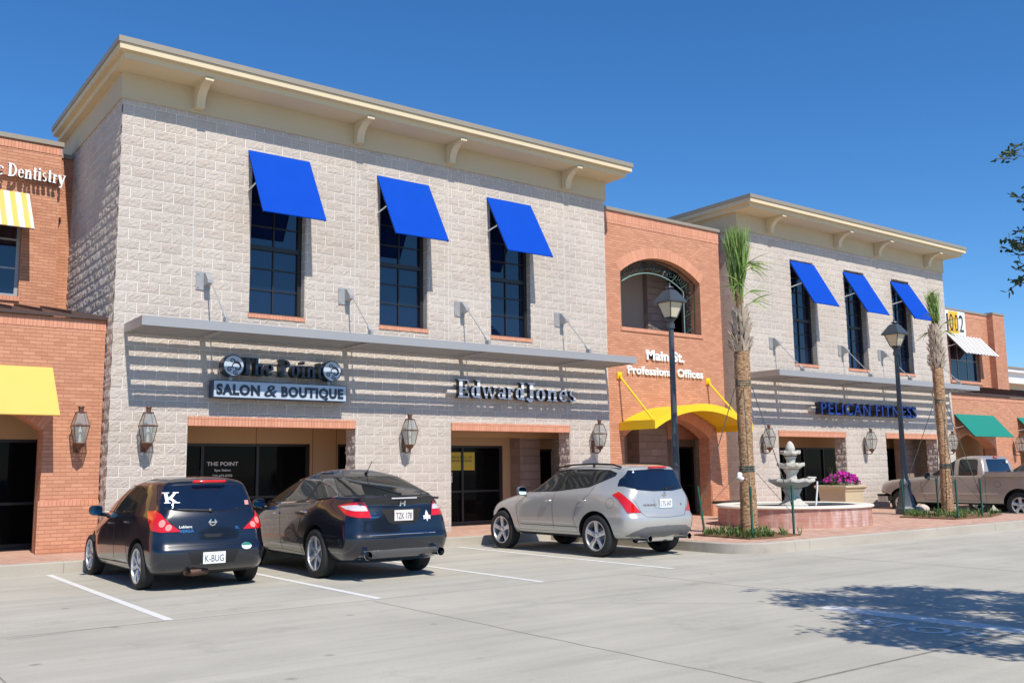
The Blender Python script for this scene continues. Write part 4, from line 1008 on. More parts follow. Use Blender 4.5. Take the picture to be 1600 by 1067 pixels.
# planting beds
def bed(name,poly,n,label,seed):
    rnd=random.Random(seed); cx=sum(p[0] for p in poly)/len(poly); cy=sum(p[1] for p in poly)/len(poly)
    bm=B(); N_=14; zc=SW+.035
    panel(bm,poly,[],SW-.002,zc-.01,axis='z'); o=obj('mulch',bm,M['mulch'],None); o['kind']='stuff'; props(o,label[0],'mulch')
    bm=B(); xs=[p[0] for p in poly]; ys=[p[1] for p in poly]; k=0
    while k<n:
        x=rnd.uniform(min(xs),max(xs)); y=rnd.uniform(min(ys),max(ys))
        if not inpoly((x,y),poly): continue
        k+=1
        for j in range(rnd.randint(10,17)):
            a=rnd.uniform(0,2*PI); ln=rnd.uniform(.10,.24); s=Vector((-math.sin(a),math.cos(a),0))*.006; o2=Vector((x+rnd.uniform(-.03,.03),y+rnd.uniform(-.03,.03),zc-.012))
            tip=o2+Vector((math.cos(a)*ln*.6,math.sin(a)*ln*.6,ln*rnd.uniform(.45,.95))); mid=o2+(tip-o2)*.5+Vector((0,0,ln*.18))
            v=[bm.verts.new(q) for q in (o2-s,o2+s,mid+s,mid-s,tip)]; bm.faces.new(v[:4]); bm.faces.new((v[3],v[2],v[4]))
    o=obj('grass_tufts',bm,M['grass'],None); o['kind']='stuff'; props(o,label[1],'grass')
bed('bed',[(10.32,-4.75),(10.18,-6.3),(10.5,-6.42),(11.75,-6.3),(12.1,-5.2),(11.4,-4.6)],95,('brown mulch bed at the foot of the nearer palm','green grass tufts round the foot of the nearer palm'),5)
bed('bed',[(19.1,-4.0),(19.0,-5.6),(20.6,-5.7),(22.2,-5.2),(22.2,-3.6),(20.4,-3.5)],100,('brown mulch bed at the foot of the farther palm','green grass tufts round the foot of the farther palm'),6)
# ---------------------------------------------------------------- fountain
FX,FY=15.0,-3.7
t=root('fountain',(FX,FY,SW),'three tiered grey stone fountain in a round pink brick basin','fountain')
def lathe_uv(bm,prof,n=64,rref=1.8):
    rg=lathe(bm,prof,(0,0),n); uvl=bm.loops.layers.uv.new('UVMap')
    for f in bm.faces:
        aa=[math.atan2(l.vert.co.y,l.vert.co.x) for l in f.loops]
        if max(aa)-min(aa)>PI: aa=[a if a>0 else a+2*PI for a in aa]
        for l,a in zip(f.loops,aa): l[uvl].uv=(a*rref,l.vert.co.z)
bm=B(); lathe_uv(bm,[(1.80,-.05),(1.80,.42),(1.50,.42),(1.50,.0)]); obj('basin_wall',bm,M['basin'],t,world=False,smooth=40)
bm=B(); lathe(bm,[(1.46,.41),(1.45,.465),(1.49,.48),(1.80,.48),(1.85,.465),(1.86,.435),(1.83,.41),(1.46,.41)],(0,0),64); obj('basin_cap',bm,M['cap'],t,world=False,smooth=40)
bm=B(); r=lathe(bm,[(1.5,.37),(.3,.38)],(0,0),64); capring(bm,r[-1]); obj('water',bm,M['water'],t,world=False)
bm=B(); lathe(bm,[(.36,.30),(.36,.46),(.28,.50),(.20,.58),(.17,.70),(.22,.80),(.24,.83),(.22,.86),(.14,.88)],(0,0),24)
lathe(bm,[(.16,1.0),(.13,1.08),(.12,1.18),(.17,1.26),(.19,1.30)],(0,0),20); lathe(bm,[(.12,1.40),(.10,1.47),(.11,1.55),(.15,1.62)],(0,0),20)
obj('pedestal',bm,M['stone'],t,world=False,smooth=50)
def bowl(z,R_,h,n=10):
    bm=B(); rg=lathe(bm,[(.10,z-h),(R_*.35,z-h*.96),(R_*.62,z-h*.75),(R_*.86,z-h*.38),(R_*.93,z-h*.28),(R_*.985,z-.045),(R_,z-.01),(R_*.985,z+.028),(R_*.92,z+.03),(R_*.87,z-.02),(.08,z-.06)],(0,0),n*8)
    for ring in rg[3:9]:
        for v in ring:
            a=math.atan2(v.co.y,v.co.x); k=1-.085*abs(math.sin(a*n/2))**.6; v.co.x*=k; v.co.y*=k; v.co.z+=.012*math.cos(a*n)
    return obj('bowl',bm,M['stone'],t,world=False,smooth=50)
bowl(1.05,.58,.20); bowl(1.43,.34,.14,9); bowl(1.73,.25,.11,8)
bm=B(); rg=lathe(bm,[(.05,1.68),(.07,1.71),(.10,1.73),(.115,1.78),(.11,1.84),(.085,1.91),(.05,1.97),(.001,2.0)],(0,0),20)
for i,ring in enumerate(rg[2:7]):
    for j,v in enumerate(ring): k=1+.05*math.cos(j*PI+i*PI); v.co.x*=k; v.co.y*=k
obj('finial',bm,M['stone'],t,world=False,smooth=60)
bm=B(); tube(bm,[(FX+.60,FY-.3,1.20),(FX+.60,FY-.29,1.02),(FX+.50,FY-.30,.62)],.022,8)
o=obj('white_pipe',bm,M['white'],None,smooth=40,loc=(FX+.5,FY-.3,.62)); props(o,'short white pipe leaning from the lowest fountain bowl into the basin','pipe')
bm=B(); tube(bm,[(FX+.22,FY-.30,1.30),(FX+.50,FY-.34,1.29)],.022,8)
o=obj('bowl_spout',bm,M['stone'],t,smooth=40)
# bench, planter, rock
t=root('bench',(16.05,-1.0,SW),'low dark wooden bench half hidden behind the fountain basin','bench')
bm=B(); box(bm,15.35,16.75,-1.2,-.82,.60,.67); obj('seat',bm,M['wood'],t)
for x in (15.5,16.5):
    bm=B(); box(bm,x,x+.12,-1.15,-.87,SW,.60); obj('leg',bm,M['wood'],t)
t=root('flower_planter',(20.0,-1.75,SW),'square tan cast stone planter full of magenta petunias behind the fountain','planter')
bm=B()
def sqring(h,z): return [bm.verts.new((19.85+sx*h,-1.75+sy*h,z)) for sx,sy in ((-1,-1),(1,-1),(1,1),(-1,1))]
rs=[sqring(h,z) for h,z in ((.39,SW),(.44,.80),(.445,.84),(.47,.86),(.47,.90),(.50,.93),(.53,.96),(.53,1.01),(.50,1.02),(.44,1.02),(.44,.95))]
for a,b in zip(rs,rs[1:]):
    for k in range(4): bm.faces.new((a[k],a[(k+1)%4],b[(k+1)%4],b[k]))
bm.faces.new(rs[-1]); bm.faces.new(rs[0][::-1]); obj('pot',bm,M['caststone'],t)
rnd=random.Random(4); bm=B(); bf=B()
for i in range(520):
    a=rnd.uniform(0,2*PI); r=.52*math.sqrt(rnd.random()); x=19.92+r*math.cos(a)*1.1; y=-1.75+r*math.sin(a)*.95
    top=1.02+.30*(1-(r/.58)**2)+rnd.uniform(-.06,.1)
    if i%2==0: 
        for j in range(5):
            b=rnd.uniform(0,2*PI); c=Vector((x+rnd.uniform(-.05,.05),y+rnd.uniform(-.05,.05),top-rnd.uniform(.02,.16))); d=Vector((math.cos(b),math.sin(b),rnd.uniform(0,.8)))*.055; s=d.cross(Vector((0,0,1))).normalized()*.018
            v=[bm.verts.new(q) for q in (c,c+d*.5+s,c+d,c+d*.5-s)]; bm.faces.new(v)
    if rnd.random()<.62 and (x>19.65 or rnd.random()<.3):
        nv=Vector((rnd.uniform(-1,.4),rnd.uniform(-1,.3),rnd.uniform(.1,1))).normalized(); u=nv.cross(Vector((0,0,1))).normalized(); w=nv.cross(u); c=Vector((x,y,top))
        cv=bf.verts.new(c-nv*.015); rg=[bf.verts.new(c+(u*math.cos(k*PI/5)+w*math.sin(k*PI/5))*(.042 if k%2 else .033)+nv*.012) for k in range(10)]
        for k in range(10): bf.faces.new((cv,rg[k],rg[(k+1)%10]))
for i in range(5):
    x=19.85-.3+rnd.uniform(-.1,.12); tube(bm,[(x,-1.7,1.0),(x-rnd.uniform(.05,.25),-1.75,1.35),(x-rnd.uniform(.1,.35),-1.8,1.55)],.007,4,r2=.002)
t2=root('petunia_plant',(20.05,-1.75,1.0),'mass of magenta petunias with green leaves filling the tan planter','flowers')
obj('leaves',bm,M['leafgreen'],t2); obj('petals',bf,M['magenta'],t2)
bm=B(); bmesh.ops.create_icosphere(bm,subdivisions=3,radius=.20)
for v in bm.verts:
    k=1+.22*math.sin(v.co.x*11+1)*math.cos(v.co.y*9)+.08*math.sin(v.co.z*19); v.co=Vector((v.co.x*k*1.15,v.co.y*k,v.co.z*k*.8))
bm.transform(Matrix.Translation((21.15,-3.45,SW+.10)))
o=obj('rock',bm,M['rock'],None,smooth=60,loc=(21.15,-3.45,SW)); props(o,'pale rounded rock beside the base of the farther street lamp','rock')
# ---------------------------------------------------------------- oak at the right, outside the frame but for its sprigs
def oak():
    rnd=random.Random(12)
    base=Vector((6.6,-17.4,0)); t=root('oak_tree',base,'small oak whose leafy sprigs hang into the sky at the right edge','tree')
    bm=B(); tube(bm,[base,(6.5,-17.3,1.2),(6.35,-17.1,2.3),(6.1,-16.9,3.2)],.15,12,r2=.09)
    brs=[]
    cam=Vector((-4.542,-18.414,1.548))
    def uv(p):
        d=p-cam; fw=Vector((.5938,.7933,.1349)); r=Vector((.7998,-.6002,-.0)); z=d.dot(fw); return 800+1483.5*d.dot(r)/z
    poly=[(5.0,-10.95),(5.7,-10.85),(6.8,-11.15),(7.3,-12.0),(7.6,-13.5),(7.6,-16),(3.6,-16),(3.35,-14.3),(3.3,-12.9),(3.6,-12.25),(4.3,-12.6),(4.75,-12.0),(4.5,-11.5)]
    cl=[]
    def gap(sx,sy): return False
    tries=0
    while len(cl)<1300 and tries<90000:
        tries+=1
        sx=rnd.uniform(3.2,7.7); sy=rnd.uniform(-16,-10.8)
        if not inpoly((sx,sy),poly): continue
        e=abs(sx-5.3)/2.2; z=rnd.uniform(2.9+.3*e,5.9-1.3*e)
        tt=z/1.18; p=Vector((sx-.125*tt,sy-tt,z))
        if uv(p)<1645 or p.y<-19.5: continue
        n_=math.sin(sx*4.1+sy*2.3)+math.sin(sx*2.2-sy*3.7)+.6*math.sin(sx*8+sy*6)
        if n_<-1.0: continue
        cl.append(p)
    # sprigs that reach into the picture
    for q in ((9,.546,.337),(9.1,.552,.335),(9,.541,.33),(9.1,.557,.345),(9.2,.556,.285),(9.2,.560,.28),(9,.556,.25),(9.1,.55,.24),(9,.543,.235),(9.1,.538,.228),(9.2,.548,.23),(9,.557,.225),(9.1,.556,.21),(9.0,.550,.205),(9.1,.544,.196),(9,.541,.19),(9.1,.552,.20)):
        D,k,el=q; rel=Vector((.5995,.8004,0))*D*1.0+Vector((.7998,-.6002,0))*D*k; cl.append(Vector((cam.x+rel.x,cam.y+rel.y,cam.z+D*el)))
    lf=B()
    def leafat(c,d,ln,w):
        n=d.cross(Vector((rnd.uniform(-1,1),rnd.uniform(-1,1),rnd.uniform(-1,1)))).normalized()*w
        v=[lf.verts.new(q) for q in (c,c+d*ln*.35+n,c+d*ln*.75+n*.8,c+d*ln,c+d*ln*.75-n*.8,c+d*ln*.35-n)]; lf.faces.new(v)
    for i,p in enumerate(cl):
        small=i>=len(cl)-17
        tw=Vector((rnd.uniform(-1,1),rnd.uniform(-1,1),rnd.uniform(-.5,.9))).normalized()
        ln=.10 if small else .30
        if small: tw=Vector((-.6,.45,rnd.uniform(-.5,.5))).normalized()
        for j in range(11 if small else 19):
            c=p+tw*ln*rnd.uniform(-1,1)+Vector((rnd.uniform(-1,1),rnd.uniform(-1,1),rnd.uniform(-1,1)))*(.03 if small else .10)
            d=(tw*.7+Vector((rnd.uniform(-1,1),rnd.uniform(-1,1),rnd.uniform(-1,1)))).normalized(); leafat(c,d,rnd.uniform(.055,.085) if small else rnd.uniform(.08,.12),.014 if small else .024)
        tube(bm,[p-tw*ln,p+tw*ln],.004,4)
    # limbs to groups of clusters
    for i in range(0,len(cl)-17,22):
        p=cl[i]; m=Vector((6.1,-16.9,3.2)); mid=m.lerp(p,.5)+Vector((0,0,.25)); tube(bm,[m,mid,p],.035,6,r2=.008)
    for i in range(len(cl)-17,len(cl),3):
        p=cl[i]; tube(bm,[Vector((5.6,-15.2,3.9)),Vector((5.0,-14.4,p.z+.1)).lerp(p,.4),p],.012,5,r2=.004)
    obj('trunk',bm,M['bark'],t,smooth=60); obj('crown',lf,M['leaf'],t)
oak()
# ---------------------------------------------------------------- cars
def ring_layer(z,yr,yf,w,rr,rf,br,bf,tr=.0,tfw=.0):
    """closed plan outline (x right, y forward), rear bulge br, front bulge bf; tr/tfw: narrowing at the rear/front"""
    pts=[]
    wr=w-tr; wf=w-tfw; rr=min(rr,wr*.6,(yf-yr)*.35); rf=min(rf,wf*.7,(yf-yr)*.45)
    for i in range(5): x=(wr-rr)*i/5; pts.append((x,yr+br*(x/wr)**2))
    y0=yr+br*((wr-rr)/wr)**2
    for i in range(6):
        a=R(-90+90*i/5); pts.append((wr-rr+rr*math.cos(a),y0+rr+rr*math.sin(a)))
    ys=y0+rr; yf0=yf-bf-rf
    for i in range(1,12):
        k=i/12; y=ys+(yf0-ys)*k; ww=wr+(wf-wr)*k; bulge=(w-max(wr,wf))*0
        s=math.sin(PI*k); ww=ww+(w-(wr+(wf-wr)*k))*min(1,s*1.5)
        pts.append((ww,y))
    for i in range(6):
        a=R(90*i/5); pts.append((wf-rf+rf*math.cos(a),yf0+rf*math.sin(a)))
    yf1=yf0+rf
    for i in range(1,6): x=(wf-rf)*(1-i/5); pts.append((x,yf1+bf*(1-(x/(wf-rf+1e-6))**2)))
    full=pts+[(-x,y) for x,y in pts[1:-1][::-1]]
    return [(x,y,z) for x,y in full]
class Car:
    def __init__(s,name,label,x,y,rz,layers,paint,axles,wr,ww,track,wheelfn,crown=.0,archr=None,cat='car',group=None,under=.26):
        s.t=root(name,(x,y,0),label,cat,group,rz=R(rz)); s.paint=paint
        bm=B(); rings=[[bm.verts.new(p) for p in ring_layer(*l)] for l in layers]
        n=len(rings[0])
        for a,b in zip(rings,rings[1:]):
            for k in range(n): bm.faces.new((a[k],a[(k+1)%n],b[(k+1)%n],b[k]))
        def cap(r,flip):   # close with strips across
            h=n//2
            for k in range(h):
                a,b=r[k],r[k+1]; c,d=r[(n-k-1)%n],r[(n-k)%n]
                vs=[a,b,c,d]; u=[]
                for v in vs:
                    if v not in u: u.append(v)
                if len(u)>=3: bm.faces.new(u if not flip else u[::-1])
        cap(rings[0],True); cap(rings[-1],False)
        bmesh.ops.recalc_face_normals(bm,faces=bm.faces)
        me=bpy.data.meshes.new('tmp'); bm.to_mesh(me); bm.free()
        o=bpy.data.objects.new('tmp',me); COL.objects.link(o)
        m=o.modifiers.new('s','SUBSURF'); m.levels=2; m.render_levels=2
        cut=B(); ar=archr or wr+.065
        for yy in axles:
            for sg in (-1,1):
                rg=lathe(cut,[(ar,sg*1.3),(ar,sg*(track-.22))],(yy,wr+.012),48,axis='x')
                capring(cut,rg[0]); capring(cut,rg[1][::-1])
        bmesh.ops.recalc_face_normals(cut,faces=cut.faces)
        cm=bpy.data.meshes.new('cut'); cut.to_mesh(cm); cut.free(); co=bpy.data.objects.new('cut',cm); COL.objects.link(co)
        b=o.modifiers.new('b','BOOLEAN'); b.object=co; b.operation='DIFFERENCE'; b.solver='EXACT'
        dg=bpy.context.evaluated_depsgraph_get(); dg.update()
        full=bpy.data.meshes.new_from_object(o.evaluated_get(dg))
        o.modifiers.remove(b); dg=bpy.context.evaluated_depsgraph_get(); dg.update()
        plain=bpy.data.meshes.new_from_object(o.evaluated_get(dg))
        s.bvh=BVHTree.FromPolygons([v.co.copy() for v in plain.vertices],[tuple(p.vertices) for p in plain.polygons])
        bm=B(); bm.from_mesh(full)
        for f in bm.faces:
            c=f.calc_center_median(); f.material_index=0
            for yy in axles:
                d=math.hypot(c.y-yy,c.z-(wr+.012))
                if d<ar+.004 and abs(c.x)<track+.5 and (d<ar*.985 or abs(f.normal.x)<.2) and c.z<wr+ar+.1:
                    on=abs(d-ar)<.02 and abs(f.normal.x)<.25
                    inn=abs(abs(c.x)-(track-.22))<.01
                    if on or inn: f.material_index=1
            if f.normal.z<-.55 and c.z<under: f.material_index=1
        for q in (o,co): bpy.data.objects.remove(q)
        for q in (me,cm,full,plain): bpy.data.meshes.remove(q)
        s.body=obj('body',bm,[paint,M['black']],s.t,world=False,smooth=38)
        for i,yy in enumerate(axles):
            for sg in (-1,1): wheelfn(s.t,sg*track,yy,wr,ww,sg)
    def hit(s,p,d):
        r=s.bvh.ray_cast(Vector(p),Vector(d).normalized())
        if r[0] is None:
            r=s.bvh.find_nearest(Vector(p)+Vector(d).normalized()*.3)
        return r[0],r[1]
    def cast(s,a,b,view):
        if view=='L': return s.hit((-3,a,b),(1,0,0))
        if view=='R': return s.hit((3,a,b),(-1,0,0))
        if view=='B': return s.hit((a,-4,b),(0,1,0))
        if view=='F': return s.hit((a,8,b),(0,-1,0))
        if view=='BL': return s.hit((a-2.1,-3.0,b),(.7,.7,0))      # a = x-y-.9
        if view=='BR': return s.hit((a+2.1,-3.0,b),(-.7,.7,0))     # a = x+y+.9
        if view=='T': return s.hit((a,b,4),(0,0,-1))
    def patch(s,name,pts,view,m,off=.003,parent=None,step=.03,smooth=True,label=None):
        P=[]
        for i in range(len(pts)):
            a=Vector(pts[i]); b=Vector(pts[(i+1)%len(pts)]); n=max(1,int((b-a).length/step))
            P+=[a.lerp(b,k/n) for k in range(n)]
        nE=len(P); edges=[(i,(i+1)%nE) for i in range(nE)]
        x0=min(p.x for p in P); x1=max(p.x for p in P); z0=min(p.y for p in P); z1=max(p.y for p in P)
        V=list(P); poly=[tuple(p) for p in P]
        nx=int((x1-x0)/step); nz=int((z1-z0)/step)
        for i in range(1,nx+1):
            for j in range(1,nz+1):
                q=(x0+(x1-x0)*i/(nx+1),z0+(z1-z0)*j/(nz+1))
                if inpoly(q,poly) and min((Vector(q)-p).length for p in P)>step*.45: V.append(Vector(q))
        r=geometry.delaunay_2d_cdt(V,edges,[],0,1e-6)
        bm=B(); vs=[]
        for q in r[0]:
            h,nr=s.cast(q.x,q.y,view); vs.append(bm.verts.new(h+nr*off))
        for f in r[2]:
            c=sum((r[0][i] for i in f),Vector((0,0)))/len(f)
            if inpoly(c,poly):
                try: bm.faces.new([vs[i] for i in f])
                except ValueError: pass
        for v in [v for v in bm.verts if not v.link_faces]: bm.verts.remove(v)
        d={'L':(-1,0,0),'R':(1,0,0),'B':(0,-1,0),'F':(0,1,0),'BL':(-.7,-.7,0),'BR':(.7,-.7,0),'T':(0,0,1)}[view]
        for f in bm.faces:
            f.normal_update()
            if f.normal.dot(Vector(d))<0: f.normal_flip()
        bm2=bm
        me=bpy.data.meshes.new(name); bm2.to_mesh(me); bm2.free(); me.materials.append(m)
        if smooth: me.shade_smooth()
        o=bpy.data.objects.new(name,me); COL.objects.link(o); o.parent=parent or s.t
        if label: o['label']=label
        return o
    def line(s,name,pts,view,m,r=.004,off=.0,parent=None,step=.05,bm=None,closed=False):
        P=[]; L_=list(pts)+([pts[0]] if closed else [])
        for a,b in zip(L_,L_[1:]):
            a,b=Vector(a),Vector(b); n=max(1,int((b-a).length/step)); P+=[a.lerp(b,k/n) for k in range(n)]
        P.append(Vector(L_[-1])); Q=[]
        for q in P:
            h,nr=s.cast(q.x,q.y,view); Q.append(h+nr*off)
        own=bm is None; bm=bm or B(); tube(bm,Q,r,5)
        if own: return obj(name,bm,m,parent or s.t,world=False,smooth=60)
    def lines(s,name,specs,m,r=.004,off=0,parent=None):
        bm=B()
        for v,p in specs: s.line(name,p,v,m,r,off,bm=bm)
        return obj(name,bm,m,parent or s.t,world=False,smooth=60)
    def text(s,str_,x0,x1,z0,h,view,m,off=.006,name='lettering',parent=None,bold=.02,shear=0):
        bm=text_bm(str_,h/.729,.001,bold*h,shear); xs=[v.co.x for v in bm.verts]; k=(x1-x0)/(max(xs)-min(xs)); mn=min(xs)
        for v in bm.verts:
            hh,nr=s.cast(x0+(v.co.x-mn)*k,z0+v.co.y,view); v.co=hh+nr*(off+v.co.z)
        return obj(name,bm,m,parent or s.t,world=False)
    def plate(s,x,z,w,h,str_,m=None,tilt=0):
        hh,nr=s.cast(x,z,'B'); y=hh.y-.018
        for q in ((x-w/2,z),(x+w/2,z),(x,z+h/2),(x,z-h/2)): y=min(y,s.cast(q[0],q[1],'B')[0].y-.012)
        bm=B(); box(bm,x-w/2,x+w/2,y,y+.012,z-h/2,z+h/2); p=obj('number_plate',bm,m or M['plate'],s.t,world=False)
        bm=text_bm(str_,h*.60/.729,.001,0); xs=[v.co.x for v in bm.verts]; k=w*.84/(max(xs)-min(xs)); mn=min(xs)
        for v in bm.verts: v.co=Vector((x-w*.42+(v.co.x-mn)*k,y-.001-v.co.z,z-h*.33+v.co.y))
        obj('plate_number',bm,M['inkblue'],p,world=False); return p
def tyre(parent,x,y,r,w,sg,rimr):
    bm=B(); o=sg*w/2; i=-sg*w/2
    prof=[(rimr,i),(r*.93,i*1.0),(r*.985,i*.86),(r,i*.6),(r,o*.6),(r*.985,o*.86),(r*.93,o),(r*.86,o*1.05),(rimr+.012,o*.98),(rimr,o*.80),(rimr*.97,o*.2),(rimr*.97,i)]
    rg=lathe(bm,[(a,x-sg*w/2+b) for a,b in prof],(y,r),40,axis='x')
    return obj('wheel',bm,M['tyre'],parent,world=False,smooth=35)
def rim(parent,wheel,x,y,r,w,sg,rimr,spokes,sw,style=0):
    xo=x  # outer face plane
    bm=B(); f=lambda d: xo-sg*d
    lathe(bm,[(rimr+.004,f(.018)),(rimr+.006,f(.004)),(rimr-.012,f(.006)),(rimr-.02,f(.03)),(rimr-.025,f(.14))],(y,r),40,axis='x')
    rh=rimr*.20
    rg=lathe(bm,[(.001,f(.012)),(rh*.55,f(.012)),(rh*.7,f(.02)),(rh,f(.025)),(rh*1.25,f(.04))],(y,r),20,axis='x')
    for k in range(spokes):
        a=2*PI*k/spokes+PI/2
        for da in ((0,) if style==0 else (-.13,.13)):
            aa=a+da; ra=rh*.8; rb=rimr-.012; wa=sw*(.85 if style==0 else .5); wb=sw*(1.0 if style==0 else .55)
            u=Vector((0,math.cos(aa),math.sin(aa))); s_=Vector((0,-math.sin(aa),math.cos(aa))); c=Vector((0,y,r))
            pr=[(ra,wa,.030),(rb*.6,wa*.92,.016),(rb,wb,.012)]
            V=[]
            for rr,ww,dp in pr:
                for q,dd in ((-ww,dp+.012),(-ww*.6,dp),(ww*.6,dp),(ww,dp+.012),(ww*.9,dp+.05),(-ww*.9,dp+.05)):
                    p=c+u*rr+s_*q; V.append(bm.verts.new((f(dd),p.y,p.z)))
            for i in range(2):
                for j in range(6): bm.faces.new((V[i*6+j],V[i*6+(j+1)%6],V[(i+1)*6+(j+1)%6],V[(i+1)*6+j]))
    o=obj('rim',bm,M['rim'],wheel,world=False,smooth=35)
    bm=B(); rg=lathe(bm,[(.001,f(.10)),(rimr*.55,f(.10)),(rimr*.58,f(.085)),(rimr*.3,f(.08)),(.001,f(.08))],(y,r),24,axis='x')
    for k in range(5):
        a=2*PI*k/5; lathe(bm,[(.011,f(.02)),(.011,f(.04))],(y+rh*.95*math.cos(a+.3),r+rh*.95*math.sin(a+.3)),8,axis='x')
    obj('brake_disc',bm,M['greytrim'],wheel,world=False,smooth=35)
    bm=B(); rg=lathe(bm,[(.001,f(.15)),(rimr*.99,f(.15))],(y,r),24,axis='x'); obj('wheel_back',bm,M['black'],wheel,world=False)
def wheelmaker(rimr,spokes,sw,style=0):
    def fn(parent,xc,yc,r,w,sg):
        xo=xc+sg*0
        wl=tyre(parent,xo,yc,r,w,sg,rimr); rim(parent,wl,xo-sg*.0,yc,r,w,sg,rimr,spokes,sw,style)
    return fn
def mirror(c,x,y,z,m,sg=-1,w=.20,h=.15):
    bm=B(); pts=[]
    rg=[]
    for k,(yy,sc) in enumerate(((0,.90),(.02,1),(.07,.95),(.12,.6),(.14,.2))):
        rg.append([bm.verts.new((x+sg*(w/2*sc*(abs(math.cos(a))**.6)*(1 if math.cos(a)>0 else -1)),y+yy,z+h/2*sc*(abs(math.sin(a))**.6)*(1 if math.sin(a)>0 else -1))) for a in [2*PI*i/20 for i in range(20)]])
    for a,b in zip(rg,rg[1:]):
        for k in range(20): bm.faces.new((a[k],a[(k+1)%20],b[(k+1)%20],b[k]))
    bm.faces.new(rg[0]); bm.faces.new(rg[-1])
    tube(bm,[(x-sg*.03,y+.07,z-h*.35),(x-sg*(w*.5+.12),y+.1,z-h*.55)],.03,8)
    o=obj('wing_mirror',bm,m,c.t,world=False,smooth=50)
    bm=B(); q=[bm.verts.new((x+sg*(w*.44*(abs(math.cos(a))**.6)*(1 if math.cos(a)>0 else -1)),y-.003,z+h*.43*(abs(math.sin(a))**.6)*(1 if math.sin(a)>0 else -1))) for a in [2*PI*i/20 for i in range(20)]]
    bm.faces.new(q); obj('mirror_glass',bm,M['chromeblue'],o,world=False)
M['chromeblue']=mat('mirror_glass',(.10,.22,.28),.03,metal=1,var=.02)
def mirror_x(pts): return [(-a,b) for a,b in pts][::-1]
def pipe(c,x,y,z,r,l=.16):
    bm=B(); lathe(bm,[(r,0),(r*1.05,.006),(r,.012),(r*.98,l),(r*.8,l),(r*.8,0)],(0,0),20)
    bm.transform(Matrix.Translation((x,y,z))@Matrix.Rotation(-PI/2,4,'X')); obj('exhaust_pipe',bm,M['chrome'],c.t,world=False,smooth=50)
def handles(c,pts,m,w=.17):
    for v,y,z in pts:
        sg=-1 if v=='L' else 1; h,n=c.cast(y,z,v)
        bm=B(); 
        tube(bm,[h+Vector((0,-w/2,0)),h+Vector((sg*.03,-w*.42,.002)),h+Vector((sg*.035,0,.004)),h+Vector((sg*.03,w*.42,.002)),h+Vector((0,w/2,0))],.012,8)
        obj('door_handle',bm,m,c.t,world=False,smooth=50)
def wiper(c,a,b,view='B'):
    P=[]
    for k in range(8):
        p=Vector(a).lerp(Vector(b),k/7); h,n=c.cast(p.x,p.y,view); P.append(h+n*.015)
    bm=B(); tube(bm,P,.011,6,r2=.006); lathe(bm,[(.03,0),(.025,.03),(.001,.035)],(0,0),10); 
    h,n=c.cast(a[0],a[1],view)
    for v in bm.verts:
        if v.co.length<.06: v.co=h+n.to_track_quat('Z','Y').to_matrix()@v.co
    obj('rear_wiper',bm,M['black'],c.t,world=False,smooth=50)

# ---- small dark hatchback
V_L=[(.19,-.48,3.10,.74,.15,.35,.05,.15,.03,.1),(.25,-.66,3.32,.81,.2,.4,.08,.15,.05,.12),(.36,-.745,3.42,.84,.22,.42,.09,.16,.05,.12),(.50,-.765,3.43,.848,.22,.42,.09,.16,.05,.12),(.56,-.755,3.43,.848,.22,.42,.09,.16,.05,.12),
 (.62,-.705,3.41,.848,.22,.42,.09,.16,.055,.12),(.74,-.69,3.30,.845,.22,.42,.09,.18,.06,.12),(.84,-.67,2.95,.842,.22,.40,.09,.2,.07,.12),(.92,-.65,2.60,.838,.20,.36,.09,.2,.08,.10),(.98,-.635,2.40,.828,.20,.34,.09,.2,.10,.09),(1.02,-.62,2.28,.81,.20,.32,.09,.2,.11,.07),
 (1.14,-.57,2.05,.768,.18,.28,.09,.18,.11,.06),(1.28,-.50,1.74,.71,.16,.26,.08,.16,.09,.06),(1.39,-.43,1.46,.66,.15,.25,.07,.14,.07,.06),(1.445,-.40,1.28,.61,.14,.25,.06,.12,.06,.06),(1.485,-.33,1.08,.52,.2,.25,.06,.1,.05,.05),(1.515,-.10,.82,.38,.2,.25,.05,.08,.03,.03),(1.528,.12,.6,.2,.1,.12,.02,.04)]
c=Car('hatchback','small blue-black hatchback with a white K sticker on its rear window, nearest the left edge',.12,-4.60,0,V_L,M['darkcar'],(0,2.60),.315,.185,.825,wheelmaker(.232,7,.028),archr=.365)
G='parked cars in front of the block building'; c.t['group']=G
SW_=[(2.40,1.00),(2.05,1.17),(1.62,1.31),(1.22,1.385),(.98,1.40),(.45,1.40),(.16,1.36),(.02,1.28),(.0,1.20),(.30,1.045),(1.0,1.02)]
for v in ('L','R'):
    o=c.patch('side_window',SW_,v,M['carglass'],.003)
    c.patch('window_pillar',[(1.36,1.01),(1.20,1.385),(1.13,1.392),(1.27,1.01)],v,M['black'],.0045,parent=o)
    c.patch('window_pillar',[(.50,1.03),(.44,1.40),(.39,1.40),(.45,1.035)],v,M['black'],.0045,parent=o)
    c.line('window_trim',SW_,v,M['black'],.007,parent=o,closed=True)
c.lines('door_gap',[(v,p) for v in ('L','R') for p in ([(2.30,.98),(2.33,.76),(2.05,.27),(1.07,.33),(1.11,.83),(1.28,1.01)],[(1.07,.33),(.36,.33)],[(.36,.33),(.48,.62),(.44,.8),(.30,1.04)])],M['seam'],.004,-.001)
for v in ('L','R'): c.lines('sill_strip',[(v,[(2.10,.30),(.42,.33)])],M['black'],.008)
handles(c,[('L',1.25,.86),('L',.42,.90),('R',1.25,.86),('R',.42,.90)],M['darkcar'],.18)
mirror(c,-.93,1.82,1.03,M['darkcar'],-1); mirror(c,.93,1.82,1.03,M['darkcar'],1)
